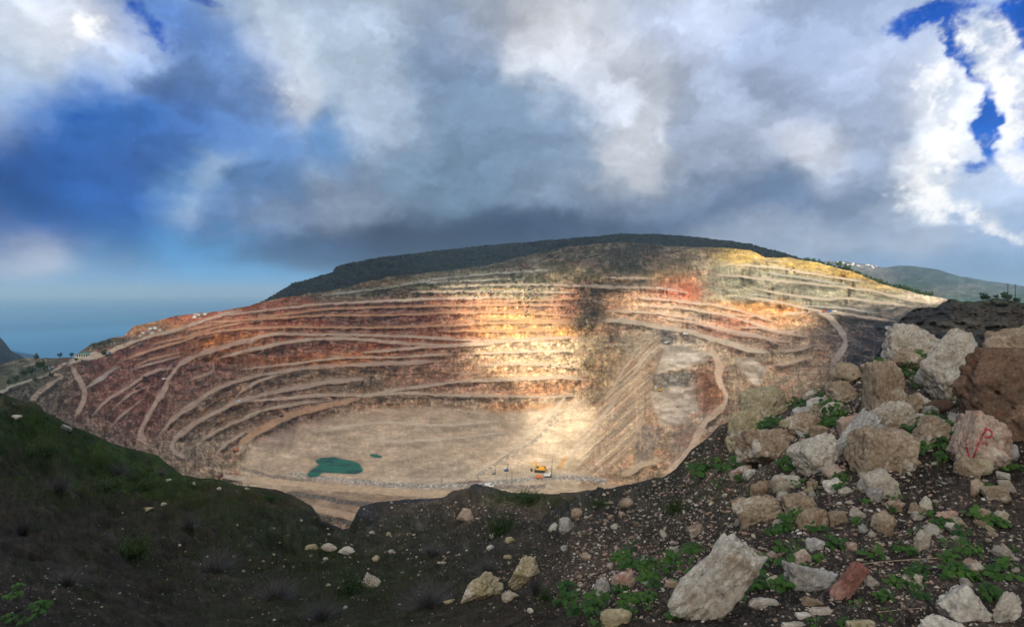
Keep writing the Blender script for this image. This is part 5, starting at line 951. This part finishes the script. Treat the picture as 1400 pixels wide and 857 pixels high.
def house(P, w, d, h, rz, wallm, roofm, label, cat='house', group=None, flat=False, opn=False):
    r = empty('shed' if cat == 'shed' else 'house', P, rz); tag(r, label, cat, group); wl = MB().box((0, 0, h / 2 - .5), (w, d, h + 1)).build('wall', wallm, r)
    if flat: MB().box((0, 0, h + .15), (w + .4, d + .4, .3)).build('roof', roofm, r)
    else: MB().prism([(-w / 2 - .4, h), (w / 2 + .4, h), (0, h + w * .22)], -d / 2 - .4, d / 2 + .4).build('roof', roofm, r)
    for x in np.linspace(-w / 2 + 1.2, w / 2 - 1.2, max(2, int(w / 3))): MB().box((x, -d / 2 - .03, h * .55), (1.1 if not opn else 2.2, .06, 1.2 if not opn else h * .7)).build('window', MT['glass'], r)
    MB().box((w / 2 - .6, -d / 2 - .03, 1.05), (.9, .06, 2.1)).build('door', MT['dark'], r); return r
def pole(P, h, label, arms=1, name='power_pole', mat=None, group=None):
    r = empty(name, P); tag(r, label, 'pole', group); MB().cyl((0, 0, -.5), (0, 0, h), h * .016 + .06, h * .010 + .04, 8).build('post', mat or MT['wood'], r)
    for a in range(arms):
        z = h * (.95 - .1 * a); c = MB().beam((-h * .12, 0, z), (h * .12, 0, z), .14, .14).build('crossarm', mat or MT['wood'], r); mb = MB()
        for x in (-.1, 0, .1): mb.cyl((h * x, 0, z), (h * x, 0, z + .35), .07, .05, 6)
        mb.build('insulator', MT['grey'], c)
    return r
G = lambda x, y: pit.at(x, y, .1)
excavator(G(738, 645), 2.0, R(168), MT['yellow'], 'large yellow excavator with its boom to the left on the sunlit quarry floor', .62)
drill(G(749, 652), 1.35, R(0), MT['white'], 'white drill rig with a tall mast in front of the yellow excavator', 10.5, .6)
def compressor(P, label):
    r = empty('compressor', P); r.scale = (1.2,) * 3; tag(r, label, 'compressor'); MB().box((0, 0, 1.3), (4.2, 2, 1.7), None, .15).build('housing', MT['orange'], r); MB().beam((-2, 0, .55), (-3.6, 0, .5), .15, .15).build('towbar', MT['dark'], r)
    for y in (-.95, .95): wheel(r, (0, y, .45), .45, .3)
compressor(G(737, 654), 'orange compressor beside the white drill rig')
drill(G(675, 648), .75, R(20), MT['grey'], 'small grey drill rig left of the blue one', 6.5); drill(G(692, 644), .85, R(30), MT['blue'], 'small blue drill rig on the pale floor left of the excavator', 7.5)
pole(G(654, 672), 11, 'pole with a crossarm and white box beside the dirt road', 1); pole(G(700, 664), 11, 'thin bare pole right of the other poles at the floor edge', 0); pole(G(604, 664), 6, 'short pole at the rubble edge of the floor', 1); pole(G(693, 660), 7, 'middle pole in front of the small blue drill rig', 1)
car(G(669, 666), 1.5, R(10), MT['white'], 'white van parked on the rubble by the pole', None, True)
excavator(G(911, 470), 1.05, R(10), MT['white'], 'white excavator under the notch in the upper right bench', .8); excavator(G(903, 535), 1.0, R(25), MT['yellow'], 'yellow excavator loading at the foot of the grey cliff', .7)
drill(G(926, 557), .6, R(80), MT['red'], 'red drill rig on the small pad below the yellow excavator', 6.0); dumper(G(937, 458), .95, R(175), MT['white'], 'white dump truck on the upper right haul road'); car(G(971, 496), 1.2, R(30), MT['dark'], 'dark pickup beside the winding haul road'); pole(G(993, 470), 7, 'thin pole on the bench at the upper right', 0, 'power_pole')
pole(G(1013, 488), 8, 'pole beside the pale pad on the upper right bench', 1)
excavator(G(322, 617), 1.1, R(140), MT['orange'], 'orange excavator on the road at the lower left of the pit', .6); drill(G(302, 652), 1.1, R(90), MT['rust'], 'rusty drill rig with a leaning mast at the left edge of the floor', 9, -1.2)
car(G(325, 550), 1.5, R(160), MT['white'], 'white car driving on the middle left bench'); dumper(G(337, 461), .9, R(10), MT['yellow'], 'yellow dump truck high on the left haul road'); car(G(226, 519), 1.5, R(60), MT['white'], 'white car on the steep haul road at the left')
for x, y, lb in ((197,517,'upper dark dump truck on the red landing'),(203,521,'right dark dump truck on the red landing'),(188,532,'lower dark dump truck by the red landing')): dumper(G(x, y), .75, R(random.uniform(0, 180)), MT['dark'], lb)
dumper(G(385, 570), .7, R(60), MT['dark'], 'dark truck on the lowest bench above the floor')
for x, y, m_, lb in ((1127,427,'red','red truck at the top of the dark haul road'),(1134,427,'blue','blue truck at the top of the dark haul road'),(1141,427,'white','white truck at the top of the dark haul road')): dumper(G(x, y), .75, R(5), MT[m_], lb)
house(G(1214, 450), 4, 3, 3, R(10), MT['white'], MT['grey'], 'small white cabin at the foot of the spoil hill', 'shed', None, True)
house(G(114, 488), 15, 9, 5, R(12), MT['wall'], MT['green'], 'open workshop with a green roof at the left rim', 'shed', None, False, True)
house(G(106, 488), 6, 5, 3, R(5), MT['wall'], MT['tile'], 'small red roofed hut left of the green roofed workshop', 'shed')
car(G(114, 494), 1.3, R(5), MT['dark'], 'dark car in front of the green roofed workshop'); car(G(148, 487), 1.4, R(20), MT['dark'], 'dark van near the bushes right of the workshop', None, True); house(G(147, 485), 7, 5, 4, 0, MT['grey'], MT['slate'], 'grey hut on the rim road right of the workshop', 'shed')
CM = ['white', 'grey', 'blue', 'white', 'red', 'dark', 'white', 'grey', 'orange']
for i in range(13): x = 66 + i * 2.6 + random.uniform(-.6, .6); car(G(x, 504.5 - i * .62 + random.uniform(-.6, .6)), 1.15, R(75), MT[CM[i % 9]], 'vehicle in the row parked along the left rim yard', 'vehicles parked in the left yard')
for i, (x, y, w, m_, rf) in enumerate([(197,456,8,'wall','tile'),(203,455,7,'white','tile'),(209,456,8,'wall','slate'),(206,450,7,'white','slate'),(214,449,9,'white','tile'),(220,452,6,'wall','tile'),(272,431,14,'wall','slate'),(267,434,7,'white','tile'),(281,430,8,'white','slate'),(193,460,6,'wall','tile')]):
    house(G(x, y), w, w * .7, 3.2, R(random.uniform(-20, 30)), MT[m_], MT[rf], {6: 'largest grey roofed house on the left rim'}.get(i, 'small house in the cluster on the left rim'), 'house', None if i == 6 else 'small houses on the left rim')
for i in range(15):
    x = random.uniform(1142, 1200); y = 358.5 + (x - 1150) * .11 + random.uniform(0, 3.5); house(far_hill.at(x, max(y, 359), 0), random.uniform(9, 22), 11, random.uniform(5, 9), R(random.uniform(-20, 20)), MT['white'], MT['tile' if i % 3 else 'wall'], 'white house in the village on the far hill', 'house', 'village houses on the far hill', i % 2 == 0)
for x, h_, lb in ((1378,14,'nearer double armed power pole on the spoil hill'),(1388,15,'right power pole on the spoil hill')): pole(sheet_top(spoil, x, 3, -.5), h_ * .62, lb, 2)
pole(spoil.at(1337, 432), 7, 'thin pole on the side of the spoil hill', 0)
def antenna(P, h, label):
    r = empty('antenna_tower', P); tag(r, label, 'antenna'); mb = MB()
    for a in range(3): mb.beam((math.cos(a * 2.1) * h * .05, math.sin(a * 2.1) * h * .05, -2), (0, 0, h), .8, .8)
    mb.build('mast', MT['grey'], r); MB().cyl((0, -1, h * .8), (0, 1, h * .8), 2, None, 12).build('dish', MT['white'], r)
antenna(sheet_top(far_hill, 1234, 5), 70, 'left antenna tower on the far hill'); antenna(sheet_top(far_hill, 1307, 5), 60, 'right antenna tower on the far hill')

# labels shared by two to four look-alikes: tell them apart by their order from the left
from collections import defaultdict
bylab = defaultdict(list)
for o in bpy.data.objects:
    if o.parent is None and 'label' in o and o.get('category') in ('stone', 'plant', 'house', 'truck', 'tree'): bylab[o['label']].append(o)
for lb, os_ in bylab.items():
    if 2 <= len(os_) <= 4 and len(lb.split()) <= 12:
        os_.sort(key=lambda o: o.location.x / o.location.y); nm = {2: ('left', 'right'), 3: ('left', 'middle', 'right'), 4: ('leftmost', 'second', 'third', 'rightmost')}[len(os_)]
        for o, w_ in zip(os_, nm): o['label'] = lb + ', ' + w_ + ' of ' + {2: 'two', 3: 'three', 4: 'four'}[len(os_)]
# ---- the air -----------------------------------------------------------------
m, t = new_mat('haze'); k = NT(t); pv = k.n('ShaderNodeVolumePrincipled'); pv.inputs['Color'].default_value = (.50, .76, 1.0, 1); pv.inputs['Density'].default_value = 7e-5; pv.inputs['Anisotropy'].default_value = .1; oo = k.n('ShaderNodeOutputMaterial'); t.links.new(pv.outputs[0], oo.inputs[1])
o = MB().box((0, 22000, -235), (94000, 52000, 1030)).build('haze', m); tag(o, kind='stuff')
